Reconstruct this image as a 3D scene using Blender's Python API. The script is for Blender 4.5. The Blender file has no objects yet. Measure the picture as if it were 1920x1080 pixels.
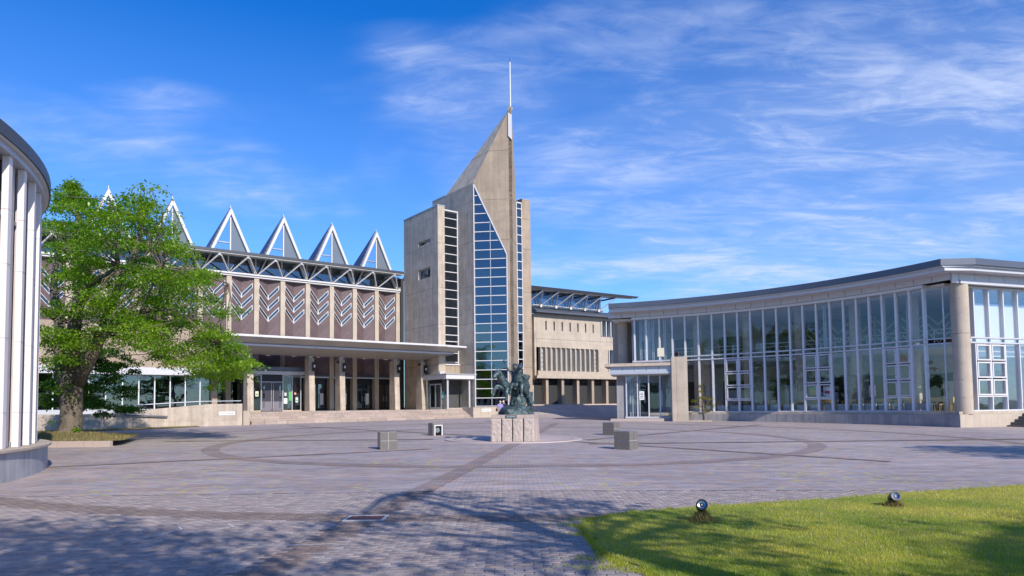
import bpy, bmesh, math, random
import numpy as np
from mathutils import Vector, Matrix, noise as mnoise

R = math.radians
rnd = random.Random(7)
nrg = np.random.default_rng(11)
scene = bpy.context.scene
col = scene.collection

# ---------------------------------------------------------------- camera, sky, sun, exposure
PITCH, ROLL = R(2.9), 0.012
cam_d = bpy.data.cameras.new('camera')
cam = bpy.data.objects.new('camera', cam_d)
col.objects.link(cam)
_w = Vector((0, math.cos(PITCH), math.sin(PITCH)))
_r0 = Vector((1, 0, 0)); _q0 = _r0.cross(_w)
_r = _r0 * math.cos(ROLL) - _q0 * math.sin(ROLL)
_q = _q0 * math.cos(ROLL) + _r0 * math.sin(ROLL)
cam.matrix_world = Matrix(((_r.x, _q.x, -_w.x, 0), (_r.y, _q.y, -_w.y, 0), (_r.z, _q.z, -_w.z, 1.6), (0, 0, 0, 1)))
cam_d.sensor_width = 36
cam_d.lens = 24
cam_d.shift_y = 158.16 / 1920
cam_d.clip_start = 0.05
cam_d.clip_end = 4000
scene.camera = cam

SUN_AZ, SUN_EL = R(-57), R(32)
SUN = Vector((math.cos(SUN_AZ) * math.cos(SUN_EL), math.sin(SUN_AZ) * math.cos(SUN_EL), math.sin(SUN_EL)))
sd = bpy.data.lights.new('sun', 'SUN')
sd.energy = 3.55
sd.angle = R(0.53)
sd.color = (1.0, 0.92, 0.81)
so = bpy.data.objects.new('sun', sd)
col.objects.link(so)
so.rotation_euler = SUN.to_track_quat('Z', 'Y').to_euler()
so.location = (20, -30, 60)

world = bpy.data.worlds.new('World')
scene.world = world
world.use_nodes = True
nt = world.node_tree
nt.nodes.clear()
def wn(t, **k):
    n = nt.nodes.new(t)
    for a, b in k.items(): setattr(n, a, b)
    return n
def wl(a, b): nt.links.new(a, b)
def wmath(op, a, b=None, clamp=False):
    n = wn('ShaderNodeMath', operation=op, use_clamp=clamp)
    for i, v in enumerate((a, b)):
        if v is None: continue
        if isinstance(v, (int, float)): n.inputs[i].default_value = v
        else: wl(v, n.inputs[i])
    return n.outputs[0]
out = wn('ShaderNodeOutputWorld'); bg = wn('ShaderNodeBackground')
sky = wn('ShaderNodeTexSky', sky_type='NISHITA')
sky.sun_disc = False
sky.sun_elevation = SUN_EL
sky.sun_rotation = math.atan2(SUN.x, SUN.y)
sky.altitude = 50; sky.air_density = 1.0; sky.dust_density = 0.25; sky.ozone_density = 2.2
hsv = wn('ShaderNodeHueSaturation')
hsv.inputs['Saturation'].default_value = 1.42; hsv.inputs['Value'].default_value = 1.0
wl(sky.outputs[0], hsv.inputs['Color'])
tint = wn('ShaderNodeMix', data_type='RGBA', blend_type='MULTIPLY')
tint.inputs[0].default_value = 1.0
wl(hsv.outputs[0], tint.inputs[6]); tint.inputs[7].default_value = (0.36, 0.65, 0.96, 1)
# cirrus: noise on a cloud deck seen from below, so that streaks flatten towards the horizon
tc = wn('ShaderNodeTexCoord'); sep = wn('ShaderNodeSeparateXYZ'); wl(tc.outputs['Generated'], sep.inputs[0])
zz = wmath('ADD', wmath('MAXIMUM', sep.outputs[2], 0.0), 0.13)
cx = wmath('DIVIDE', sep.outputs[0], zz); cy = wmath('DIVIDE', sep.outputs[1], zz)
comb = wn('ShaderNodeCombineXYZ'); wl(cx, comb.inputs[0]); wl(cy, comb.inputs[1])
def cloud_noise(rot, sc, scale, det, dist, loc):
    mp = wn('ShaderNodeMapping'); mp.inputs['Rotation'].default_value = (0, 0, rot); mp.inputs['Scale'].default_value = sc
    mp.inputs['Location'].default_value = loc
    wl(comb.outputs[0], mp.inputs[0])
    n = wn('ShaderNodeTexNoise'); n.inputs['Scale'].default_value = scale; n.inputs['Detail'].default_value = det
    n.inputs['Roughness'].default_value = 0.62; n.inputs['Distortion'].default_value = dist
    wl(mp.outputs[0], n.inputs['Vector'])
    return n.outputs['Fac']
streak = cloud_noise(R(-30), (0.75, 1.9, 1), 2.1, 9, 0.9, (2.3, 0.4, 0))
fine = cloud_noise(R(-46), (0.8, 1.9, 1), 6.0, 10, 1.3, (7.1, 3.3, 0))
broad = cloud_noise(R(12), (0.7, 1.0, 1), 0.85, 4, 0.4, (0.30, 1.55, 0))
def smooth(v, lo, hi):
    n = wn('ShaderNodeMapRange', interpolation_type='SMOOTHSTEP'); wl(v, n.inputs[0]); n.inputs[1].default_value = lo; n.inputs[2].default_value = hi
    return n.outputs[0]
# more cloud on the eastern (+x) side of the sky, where the front lies
side = wmath('MINIMUM', wmath('MAXIMUM', wmath('MULTIPLY', wmath('SUBTRACT', cx, 0.10), 0.16), -0.11), 0.17)
bank = wmath('ADD', broad, side)
for bu, bv, bs, ba in ((-0.60, 2.05, 0.26, 0.14), (-0.12, 1.66, 0.13, 0.20), (-1.13, 1.74, 0.25, 0.13), (-0.24, 1.43, 0.05, 0.16), (-0.83, 1.6, 0.07, 0.13)):   # single cirrus banks standing over the hall
    d2 = wmath('ADD', wmath('POWER', wmath('SUBTRACT', cx, bu), 2.0), wmath('POWER', wmath('SUBTRACT', cy, bv), 2.0))
    bank = wmath('ADD', bank, wmath('MULTIPLY', wmath('EXPONENT', wmath('MULTIPLY', d2, -1.0 / (2 * bs * bs))), ba))
patch = smooth(bank, 0.44, 0.68)
detail = smooth(wmath('ADD', wmath('MULTIPLY', streak, 0.62), wmath('MULTIPLY', fine, 0.38)), 0.40, 0.74)
hor = wmath('MULTIPLY', wmath('SUBTRACT', 0.50, sep.outputs[2], True), 0.58)       # thin veil low in the sky
cl = wmath('ADD', wmath('MULTIPLY', wmath('MULTIPLY', patch, detail), 0.68), wmath('MULTIPLY', patch, 0.14))
amt = wmath('MINIMUM', wmath('ADD', cl, hor), 0.8)
mix = wn('ShaderNodeMix', data_type='RGBA'); wl(amt, mix.inputs[0]); wl(tint.outputs[2], mix.inputs[6])
mix.inputs[7].default_value = (3.3, 3.8, 5.1, 1)
wl(mix.outputs[2], bg.inputs['Color'])
bg.inputs['Strength'].default_value = 0.15
wl(bg.outputs[0], out.inputs[0])

scene.view_settings.view_transform = 'Standard'
scene.view_settings.look = 'None'
scene.view_settings.gamma = 1.0
scene.view_settings.use_curve_mapping = False
scene.view_settings.exposure = 0.50

# ---------------------------------------------------------------- materials
MATS = {}
def nodes_of(m): return m.node_tree.nodes, m.node_tree.links
def mat(name, rgb, rough=0.6, metal=0.0, var=0.0, vscale=3.0, bump=0.0, bscale=40.0, streak=0.0, rgb2=None, spec=None, attr=False, stretch=(1, 1, 1), form=0.0):
    """Principled material: base colour varied by world-space noise (grain, stains), optional vertical streaks, fine bump."""
    if name in MATS: return MATS[name]
    m = bpy.data.materials.new(name); m.use_nodes = True
    N, L = nodes_of(m)
    b = N['Principled BSDF']
    b.inputs['Base Color'].default_value = (*rgb, 1); b.inputs['Roughness'].default_value = rough; b.inputs['Metallic'].default_value = metal
    if spec is not None: b.inputs['Specular IOR Level'].default_value = spec
    geo = N.new('ShaderNodeNewGeometry')
    src = None
    if var or streak:
        mp = N.new('ShaderNodeMapping'); L.new(geo.outputs['Position'], mp.inputs[0]); mp.inputs['Scale'].default_value = stretch
        n1 = N.new('ShaderNodeTexNoise'); n1.inputs['Scale'].default_value = vscale; n1.inputs['Detail'].default_value = 7; n1.inputs['Roughness'].default_value = 0.65
        L.new(mp.outputs[0], n1.inputs['Vector'])
        cr = N.new('ShaderNodeValToRGB')
        d = rgb2 or tuple(c * (1 - var) for c in rgb); u = tuple(min(1, c * (1 + var * 0.6)) for c in rgb)
        cr.color_ramp.elements[0].position = 0.28; cr.color_ramp.elements[0].color = (*d, 1)
        cr.color_ramp.elements[1].position = 0.72; cr.color_ramp.elements[1].color = (*u, 1)
        L.new(n1.outputs['Fac'], cr.inputs[0]); src = cr.outputs[0]
        if streak:
            mp2 = N.new('ShaderNodeMapping'); L.new(geo.outputs['Position'], mp2.inputs[0]); mp2.inputs['Scale'].default_value = (3.2, 3.2, 0.18)
            n2 = N.new('ShaderNodeTexNoise'); n2.inputs['Scale'].default_value = 1.4; n2.inputs['Detail'].default_value = 5
            L.new(mp2.outputs[0], n2.inputs['Vector'])
            r2 = N.new('ShaderNodeValToRGB'); r2.color_ramp.elements[0].position = 0.34; r2.color_ramp.elements[1].position = 0.6
            r2.color_ramp.elements[0].color = (1 - streak,) * 3 + (1,); r2.color_ramp.elements[1].color = (1, 1, 1, 1)
            L.new(n2.outputs['Fac'], r2.inputs[0])
            mx = N.new('ShaderNodeMix'); mx.data_type = 'RGBA'; mx.blend_type = 'MULTIPLY'; mx.inputs[0].default_value = 1
            L.new(src, mx.inputs[6]); L.new(r2.outputs[0], mx.inputs[7]); src = mx.outputs[2]
    if form:      # formwork: faint seams of the boards' panels and tie holes, on walls facing either way
        def dotp(vec):
            n = N.new('ShaderNodeVectorMath'); n.operation = 'DOT_PRODUCT'; L.new(geo.outputs['Position'], n.inputs[0]); n.inputs[1].default_value = vec; return n.outputs['Value']
        c_, s_ = math.cos(R(37.557)), math.sin(R(37.557))
        nd = N.new('ShaderNodeVectorMath'); nd.operation = 'DOT_PRODUCT'; L.new(geo.outputs['True Normal'], nd.inputs[0]); nd.inputs[1].default_value = (c_, s_, 0)
        ab = N.new('ShaderNodeMath'); ab.operation = 'ABSOLUTE'; L.new(nd.outputs['Value'], ab.inputs[0])
        gt = N.new('ShaderNodeMath'); gt.operation = 'GREATER_THAN'; L.new(ab.outputs[0], gt.inputs[0]); gt.inputs[1].default_value = 0.75
        hm = N.new('ShaderNodeMix'); hm.data_type = 'FLOAT'; L.new(gt.outputs[0], hm.inputs[0]); L.new(dotp((c_, s_, 0)), hm.inputs[2]); L.new(dotp((-s_, c_, 0)), hm.inputs[3])
        sp_ = N.new('ShaderNodeSeparateXYZ'); L.new(geo.outputs['Position'], sp_.inputs[0])
        cb = N.new('ShaderNodeCombineXYZ'); L.new(hm.outputs[0], cb.inputs[0]); L.new(sp_.outputs[2], cb.inputs[1])
        fb = N.new('ShaderNodeTexBrick'); fb.offset = 0.0; fb.inputs['Scale'].default_value = 1; fb.inputs['Brick Width'].default_value = 1.8; fb.inputs['Row Height'].default_value = 0.92; fb.inputs['Mortar Size'].default_value = 0.012; fb.inputs['Mortar Smooth'].default_value = 0.6
        fb.inputs['Color1'].default_value = (1, 1, 1, 1); fb.inputs['Color2'].default_value = (0.90, 0.90, 0.91, 1); fb.inputs['Mortar'].default_value = (1 - form,) * 3 + (1,)
        L.new(cb.outputs[0], fb.inputs['Vector'])
        mxf = N.new('ShaderNodeMix'); mxf.data_type = 'RGBA'; mxf.blend_type = 'MULTIPLY'; mxf.inputs[0].default_value = 1
        L.new(src, mxf.inputs[6]); L.new(fb.outputs['Color'], mxf.inputs[7]); src = mxf.outputs[2]
        vo = N.new('ShaderNodeTexVoronoi'); vo.inputs['Scale'].default_value = 1.1; vo.inputs['Randomness'].default_value = 0.12; vo.voronoi_dimensions = '2D'; L.new(cb.outputs[0], vo.inputs['Vector'])
        ho = N.new('ShaderNodeMath'); ho.operation = 'LESS_THAN'; L.new(vo.outputs['Distance'], ho.inputs[0]); ho.inputs[1].default_value = 0.035
        mxh = N.new('ShaderNodeMix'); mxh.data_type = 'RGBA'; L.new(ho.outputs[0], mxh.inputs[0]); L.new(src, mxh.inputs[6]); mxh.inputs[7].default_value = tuple(c * 0.55 for c in rgb) + (1,); src = mxh.outputs[2]
    if attr:
        at = N.new('ShaderNodeAttribute'); at.attribute_name = 'tint'
        mx = N.new('ShaderNodeMix'); mx.data_type = 'RGBA'; mx.blend_type = 'MULTIPLY'; mx.inputs[0].default_value = 1
        if src: L.new(src, mx.inputs[6])
        else: mx.inputs[6].default_value = (*rgb, 1)
        L.new(at.outputs['Color'], mx.inputs[7]); src = mx.outputs[2]
    if src: L.new(src, b.inputs['Base Color'])
    if bump:
        nb = N.new('ShaderNodeTexNoise'); nb.inputs['Scale'].default_value = bscale; nb.inputs['Detail'].default_value = 6
        L.new(geo.outputs['Position'], nb.inputs['Vector'])
        bp = N.new('ShaderNodeBump'); bp.inputs['Strength'].default_value = bump; bp.inputs['Distance'].default_value = 0.03
        L.new(nb.outputs['Fac'], bp.inputs['Height']); L.new(bp.outputs[0], b.inputs['Normal'])
    MATS[name] = m
    return m

def glass_mat(name, tint=(0.80, 0.88, 0.90), base=0.10, grazing=0.75, rough=0.0, refl=(0.9, 0.95, 1.0)):
    m = bpy.data.materials.new(name); m.use_nodes = True
    N, L = nodes_of(m); N.remove(N['Principled BSDF'])
    o = N['Material Output']
    t = N.new('ShaderNodeBsdfTransparent'); t.inputs[0].default_value = (*tint, 1)
    g = N.new('ShaderNodeBsdfGlossy'); g.inputs['Roughness'].default_value = rough; g.inputs['Color'].default_value = (*refl, 1)
    lw = N.new('ShaderNodeLayerWeight'); lw.inputs['Blend'].default_value = 0.22
    mr = N.new('ShaderNodeMapRange'); mr.inputs[3].default_value = base; mr.inputs[4].default_value = grazing
    L.new(lw.outputs['Fresnel'], mr.inputs[0])
    # slight waviness of the sheets
    geo = N.new('ShaderNodeNewGeometry'); nb = N.new('ShaderNodeTexNoise'); nb.inputs['Scale'].default_value = 0.9; nb.inputs['Detail'].default_value = 1
    L.new(geo.outputs['Position'], nb.inputs['Vector'])
    bp = N.new('ShaderNodeBump'); bp.inputs['Strength'].default_value = 0.10; bp.inputs['Distance'].default_value = 0.05
    L.new(nb.outputs['Fac'], bp.inputs['Height']); L.new(bp.outputs[0], g.inputs['Normal'])
    mx = N.new('ShaderNodeMixShader'); L.new(mr.outputs[0], mx.inputs[0]); L.new(t.outputs[0], mx.inputs[1]); L.new(g.outputs[0], mx.inputs[2])
    L.new(mx.outputs[0], o.inputs['Surface'])
    return m

def leaf_mat(name, c1, c2, trans=0.45):
    m = bpy.data.materials.new(name); m.use_nodes = True
    N, L = nodes_of(m); N.remove(N['Principled BSDF'])
    o = N['Material Output']
    at = N.new('ShaderNodeAttribute'); at.attribute_name = 'tint'
    mx = N.new('ShaderNodeMix'); mx.data_type = 'RGBA'; mx.inputs[6].default_value = (*c1, 1); mx.inputs[7].default_value = (*c2, 1)
    L.new(at.outputs['Fac'], mx.inputs[0])
    d = N.new('ShaderNodeBsdfDiffuse'); tr = N.new('ShaderNodeBsdfTranslucent'); gl = N.new('ShaderNodeBsdfGlossy'); gl.inputs['Roughness'].default_value = 0.42
    L.new(mx.outputs[2], d.inputs[0])
    y = N.new('ShaderNodeMix'); y.data_type = 'RGBA'; y.blend_type = 'MULTIPLY'; y.inputs[0].default_value = 1; y.inputs[7].default_value = (1.25, 1.2, 0.5, 1)
    L.new(mx.outputs[2], y.inputs[6]); L.new(y.outputs[2], tr.inputs[0])
    a = N.new('ShaderNodeMixShader'); a.inputs[0].default_value = trans; L.new(d.outputs[0], a.inputs[1]); L.new(tr.outputs[0], a.inputs[2])
    bmx = N.new('ShaderNodeMixShader'); bmx.inputs[0].default_value = 0.05; L.new(a.outputs[0], bmx.inputs[1]); L.new(gl.outputs[0], bmx.inputs[2])
    L.new(bmx.outputs[0], o.inputs['Surface'])
    return m

M_CONC = mat('board_marked_concrete', (0.425, 0.335, 0.25), 0.85, var=0.20, vscale=0.9, bump=0.25, bscale=26, streak=0.14, form=0.28)
M_CONC2 = mat('shade_lifted_stained_concrete', (0.57, 0.48, 0.39), 0.88, var=0.24, vscale=1.3, bump=0.3, bscale=30, streak=0.20, form=0.28)  # stained, and base lightened to lift the tower's shaded left faces
M_CONCP = mat('pale_concrete', (0.53, 0.445, 0.355), 0.85, var=0.15, vscale=1.1, bump=0.2, bscale=30, streak=0.12, form=0.14)
M_CONCG = mat('grey_concrete', (0.34, 0.33, 0.34), 0.85, var=0.22, vscale=1.6, bump=0.25, bscale=30, streak=0.24)
M_JOINT = mat('joint_shadow_gap', (0.10, 0.09, 0.08), 0.9)
M_WHITE = mat('white_painted_steel', (0.64, 0.62, 0.62), 0.4, var=0.06, vscale=1.5)
M_ALU = mat('anodised_aluminium', (0.50, 0.52, 0.56), 0.38, 0.35, var=0.06, vscale=2)
M_FRAME = mat('pale_grey_frame_paint', (0.66, 0.67, 0.71), 0.42, 0.1, var=0.05)
M_ROOF = mat('dark_grey_roof_metal', (0.075, 0.08, 0.095), 0.45, 0.3, var=0.15, vscale=1.2)
M_ROOFB = mat('blue_grey_roof_metal', (0.115, 0.13, 0.17), 0.42, 0.3, var=0.12, vscale=0.8)
M_SOFFIT = mat('grey_soffit_panel', (0.60, 0.58, 0.56), 0.6, var=0.10, vscale=0.8)
M_PANEL = mat('pale_cladding_panel', (0.56, 0.56, 0.60), 0.45, 0.15, var=0.05)
M_DARK = mat('dark_interior', (0.03, 0.032, 0.036), 0.7)
M_INT = mat('interior_plaster', (0.46, 0.46, 0.46), 0.8, var=0.08)
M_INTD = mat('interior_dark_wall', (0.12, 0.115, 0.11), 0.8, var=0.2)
M_FLOORI = mat('interior_floor', (0.45, 0.42, 0.39), 0.4, var=0.1)
M_BLACK = mat('black_metal', (0.018, 0.018, 0.02), 0.4, 0.4)
M_GRAN = mat('rough_granite', (0.50, 0.42, 0.37), 0.85, var=0.25, vscale=14, bump=0.9, bscale=18)
M_GRANS = mat('sawn_granite', (0.46, 0.375, 0.335), 0.7, var=0.14, vscale=24, bump=0.15, bscale=60)
M_STEP = mat('pink_step_stone', (0.42, 0.335, 0.29), 0.8, var=0.2, vscale=5, bump=0.3, bscale=40, attr=True)
M_BARK = mat('bark', (0.17, 0.14, 0.11), 0.95, var=0.5, vscale=5, bump=1.0, bscale=14, stretch=(1, 1, 0.35))
M_BRONZE = mat('verdigris_bronze', (0.095, 0.145, 0.15), 0.45, 0.35, var=0.6, vscale=9, bump=0.8, bscale=20, rgb2=(0.018, 0.026, 0.03))
M_GLASS = glass_mat('clear_glass', (0.955, 0.97, 0.985), 0.04, 0.5)
M_GLASSD = glass_mat('tower_glass', (0.34, 0.40, 0.46), 0.16, 0.75, refl=(0.75, 0.85, 0.95))
M_GLASSB = glass_mat('hall_glass', (0.42, 0.48, 0.52), 0.14, 0.75)
M_LEAF = leaf_mat('cherry_leaf', (0.11, 0.27, 0.014), (0.35, 0.53, 0.035), 0.57)
M_LEAFD = leaf_mat('maple_leaf', (0.05, 0.15, 0.012), (0.15, 0.31, 0.02), 0.45)
M_LEAFY = leaf_mat('sapling_leaf', (0.10, 0.15, 0.02), (0.42, 0.30, 0.03), 0.35)
M_GRASS = leaf_mat('grass_blade', (0.22, 0.34, 0.02), (0.62, 0.56, 0.10), 0.42)
M_GREYGL = mat('lining_grey_glazing', (0.17, 0.20, 0.245), 0.12, var=0.1, vscale=0.6)
M_GRASSD = leaf_mat('dry_grass', (0.20, 0.17, 0.06), (0.36, 0.29, 0.11), 0.25)

def brick_tile_mat():
    m = bpy.data.materials.new('brown_diagonal_tile'); m.use_nodes = True
    N, L = nodes_of(m); b = N['Principled BSDF']
    uv = N.new('ShaderNodeUVMap'); uv.uv_map = 'UVMap'
    br = N.new('ShaderNodeTexBrick'); br.inputs['Scale'].default_value = 1.0
    br.inputs['Color1'].default_value = (0.165, 0.113, 0.115, 1); br.inputs['Color2'].default_value = (0.125, 0.085, 0.09, 1); br.inputs['Mortar'].default_value = (0.085, 0.06, 0.065, 1)
    br.inputs['Brick Width'].default_value = 0.9; br.inputs['Row Height'].default_value = 0.15; br.inputs['Mortar Size'].default_value = 0.014
    L.new(uv.outputs[0], br.inputs['Vector'])
    geo = N.new('ShaderNodeNewGeometry'); n = N.new('ShaderNodeTexNoise'); n.inputs['Scale'].default_value = 1.3; n.inputs['Detail'].default_value = 6
    L.new(geo.outputs['Position'], n.inputs['Vector'])
    mr = N.new('ShaderNodeMapRange'); mr.inputs[3].default_value = 0.72; mr.inputs[4].default_value = 1.28; L.new(n.outputs['Fac'], mr.inputs[0])
    hv = N.new('ShaderNodeHueSaturation'); L.new(br.outputs['Color'], hv.inputs['Color']); L.new(mr.outputs[0], hv.inputs['Value'])
    L.new(hv.outputs[0], b.inputs['Base Color']); b.inputs['Roughness'].default_value = 0.6
    bp = N.new('ShaderNodeBump'); bp.inputs['Strength'].default_value = 0.6; bp.inputs['Distance'].default_value = 0.02; bp.invert = True
    L.new(br.outputs['Fac'], bp.inputs['Height']); L.new(bp.outputs[0], b.inputs['Normal'])
    return m
M_TILE = brick_tile_mat()

def shingle_mat():
    m = bpy.data.materials.new('blue_slate_shingle'); m.use_nodes = True
    N, L = nodes_of(m); b = N['Principled BSDF']
    uv = N.new('ShaderNodeUVMap'); uv.uv_map = 'UVMap'
    br = N.new('ShaderNodeTexBrick'); br.inputs['Scale'].default_value = 1.0
    br.inputs['Color1'].default_value = (0.045, 0.055, 0.125, 1); br.inputs['Color2'].default_value = (0.075, 0.088, 0.17, 1); br.inputs['Mortar'].default_value = (0.02, 0.025, 0.05, 1)
    br.inputs['Brick Width'].default_value = 0.3; br.inputs['Row Height'].default_value = 0.19; br.inputs['Mortar Size'].default_value = 0.022
    L.new(uv.outputs[0], br.inputs['Vector']); L.new(br.outputs['Color'], b.inputs['Base Color']); b.inputs['Roughness'].default_value = 0.4
    bp = N.new('ShaderNodeBump'); bp.inputs['Strength'].default_value = 0.5; bp.inputs['Distance'].default_value = 0.02; bp.invert = True
    L.new(br.outputs['Fac'], bp.inputs['Height']); L.new(bp.outputs[0], b.inputs['Normal'])
    return m
M_SHINGLE = shingle_mat()

PW, PD = 0.186, 0.083          # paver pitch
def paving_mat(name, c1, c2, mortar, specks=True, bed=False):
    m = bpy.data.materials.new(name); m.use_nodes = True
    N, L = nodes_of(m); b = N['Principled BSDF']; b.inputs['Roughness'].default_value = 0.82
    geo = N.new('ShaderNodeNewGeometry')
    br = N.new('ShaderNodeTexBrick'); br.inputs['Scale'].default_value = 1.0
    br.inputs['Color1'].default_value = (*c1, 1); br.inputs['Color2'].default_value = (*c2, 1); br.inputs['Mortar'].default_value = (*mortar, 1)
    br.inputs['Brick Width'].default_value = PW; br.inputs['Row Height'].default_value = PD; br.inputs['Mortar Size'].default_value = 0.006
    br.inputs['Bias'].default_value = 0.0
    L.new(geo.outputs['Position'], br.inputs['Vector'])
    c = br.outputs['Color']
    # broad weathering and streaks of wear across the plaza
    for sc, lo, hi, st in ((0.13, 0.80, 1.16, (1, 1, 1)), (0.7, 0.80, 1.20, (0.5, 1.8, 1)), (4.0, 0.70, 1.28, (0.5, 1.5, 1))):
        mp = N.new('ShaderNodeMapping'); mp.inputs['Scale'].default_value = st; L.new(geo.outputs['Position'], mp.inputs[0])
        n = N.new('ShaderNodeTexNoise'); n.inputs['Scale'].default_value = sc; n.inputs['Detail'].default_value = 5; n.inputs['Roughness'].default_value = 0.7
        L.new(mp.outputs[0], n.inputs['Vector'])
        mr = N.new('ShaderNodeMapRange'); mr.inputs[1].default_value = 0.3; mr.inputs[2].default_value = 0.7; mr.inputs[3].default_value = lo; mr.inputs[4].default_value = hi
        L.new(n.outputs['Fac'], mr.inputs[0])
        h = N.new('ShaderNodeHueSaturation'); L.new(c, h.inputs['Color']); L.new(mr.outputs[0], h.inputs['Value']); c = h.outputs[0]
    # reddish and bluish batches of pavers
    nh = N.new('ShaderNodeTexNoise'); nh.inputs['Scale'].default_value = 2.2; nh.inputs['Detail'].default_value = 6; L.new(geo.outputs['Position'], nh.inputs['Vector'])
    rh = N.new('ShaderNodeValToRGB'); rh.color_ramp.elements[0].position = 0.35; rh.color_ramp.elements[1].position = 0.65
    rh.color_ramp.elements[0].color = (0.93, 0.98, 1.08, 1); rh.color_ramp.elements[1].color = (1.10, 0.98, 0.90, 1)
    L.new(nh.outputs['Fac'], rh.inputs[0])
    mh = N.new('ShaderNodeMix'); mh.data_type = 'RGBA'; mh.blend_type = 'MULTIPLY'; mh.inputs[0].default_value = 1
    L.new(c, mh.inputs[6]); L.new(rh.outputs[0], mh.inputs[7]); c = mh.outputs[2]
    if specks:   # fallen yellow blossom lying in drifts
        v = N.new('ShaderNodeTexVoronoi'); v.inputs['Scale'].default_value = 4.2; L.new(geo.outputs['Position'], v.inputs['Vector'])
        s = N.new('ShaderNodeMath'); s.operation = 'LESS_THAN'; s.inputs[1].default_value = 0.30; L.new(v.outputs['Distance'], s.inputs[0])
        n = N.new('ShaderNodeTexNoise'); n.inputs['Scale'].default_value = 0.22; n.inputs['Detail'].default_value = 4; L.new(geo.outputs['Position'], n.inputs['Vector'])
        g = N.new('ShaderNodeMapRange'); g.inputs[1].default_value = 0.49; g.inputs[2].default_value = 0.64; L.new(n.outputs['Fac'], g.inputs[0])
        w = N.new('ShaderNodeTexWhiteNoise'); L.new(v.outputs['Position'], w.inputs[0])
        k = N.new('ShaderNodeMath'); k.operation = 'LESS_THAN'; L.new(w.outputs['Value'], k.inputs[0]); L.new(g.outputs[0], k.inputs[1])
        f = N.new('ShaderNodeMath'); f.operation = 'MULTIPLY'; L.new(s.outputs[0], f.inputs[0]); L.new(k.outputs[0], f.inputs[1])
        f2 = N.new('ShaderNodeMath'); f2.operation = 'MULTIPLY'; f2.inputs[1].default_value = 0.72; L.new(f.outputs[0], f2.inputs[0])
        mx = N.new('ShaderNodeMix'); mx.data_type = 'RGBA'; mx.inputs[7].default_value = (0.48, 0.43, 0.10, 1)
        L.new(f2.outputs[0], mx.inputs[0]); L.new(c, mx.inputs[6]); c = mx.outputs[2]
    L.new(c, b.inputs['Base Color'])
    bp = N.new('ShaderNodeBump'); bp.inputs['Strength'].default_value = 0.55; bp.inputs['Distance'].default_value = 0.012; bp.invert = True
    L.new(br.outputs['Fac'], bp.inputs['Height']); L.new(bp.outputs[0], b.inputs['Normal'])
    return m
M_PAVE = paving_mat('grey_sett_paving', (0.43, 0.37, 0.35), (0.355, 0.31, 0.298), (0.23, 0.20, 0.195))
M_BAND = paving_mat('brown_sett_band', (0.32, 0.255, 0.225), (0.275, 0.22, 0.198), (0.17, 0.14, 0.13), specks=False)
M_BED = mat('joint_sand', (0.085, 0.078, 0.078), 0.95, var=0.3, vscale=30)
M_PAVER = mat('grey_paver', (0.375, 0.318, 0.303), 0.82, var=0.26, vscale=6, bump=0.5, bscale=90, attr=True)
M_SOIL = mat('lawn_soil', (0.20, 0.25, 0.035), 0.95, var=0.4, vscale=2.5, rgb2=(0.24, 0.20, 0.07))

# ---------------------------------------------------------------- helpers
def tag(o, label=None, cat=None, group=None, kind=None):
    if label: o['label'] = label
    if cat: o['category'] = cat
    if group: o['group'] = group
    if kind: o['kind'] = kind
    return o
def thing(name, label, cat, loc=(0, 0, 0), group=None):
    o = bpy.data.objects.new(name, None); col.objects.link(o); o.location = loc; o.empty_display_size = 0.3
    return tag(o, label, cat, group)
def root_loc(p):
    while p.parent: p = p.parent
    return Vector(p.location)

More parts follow.
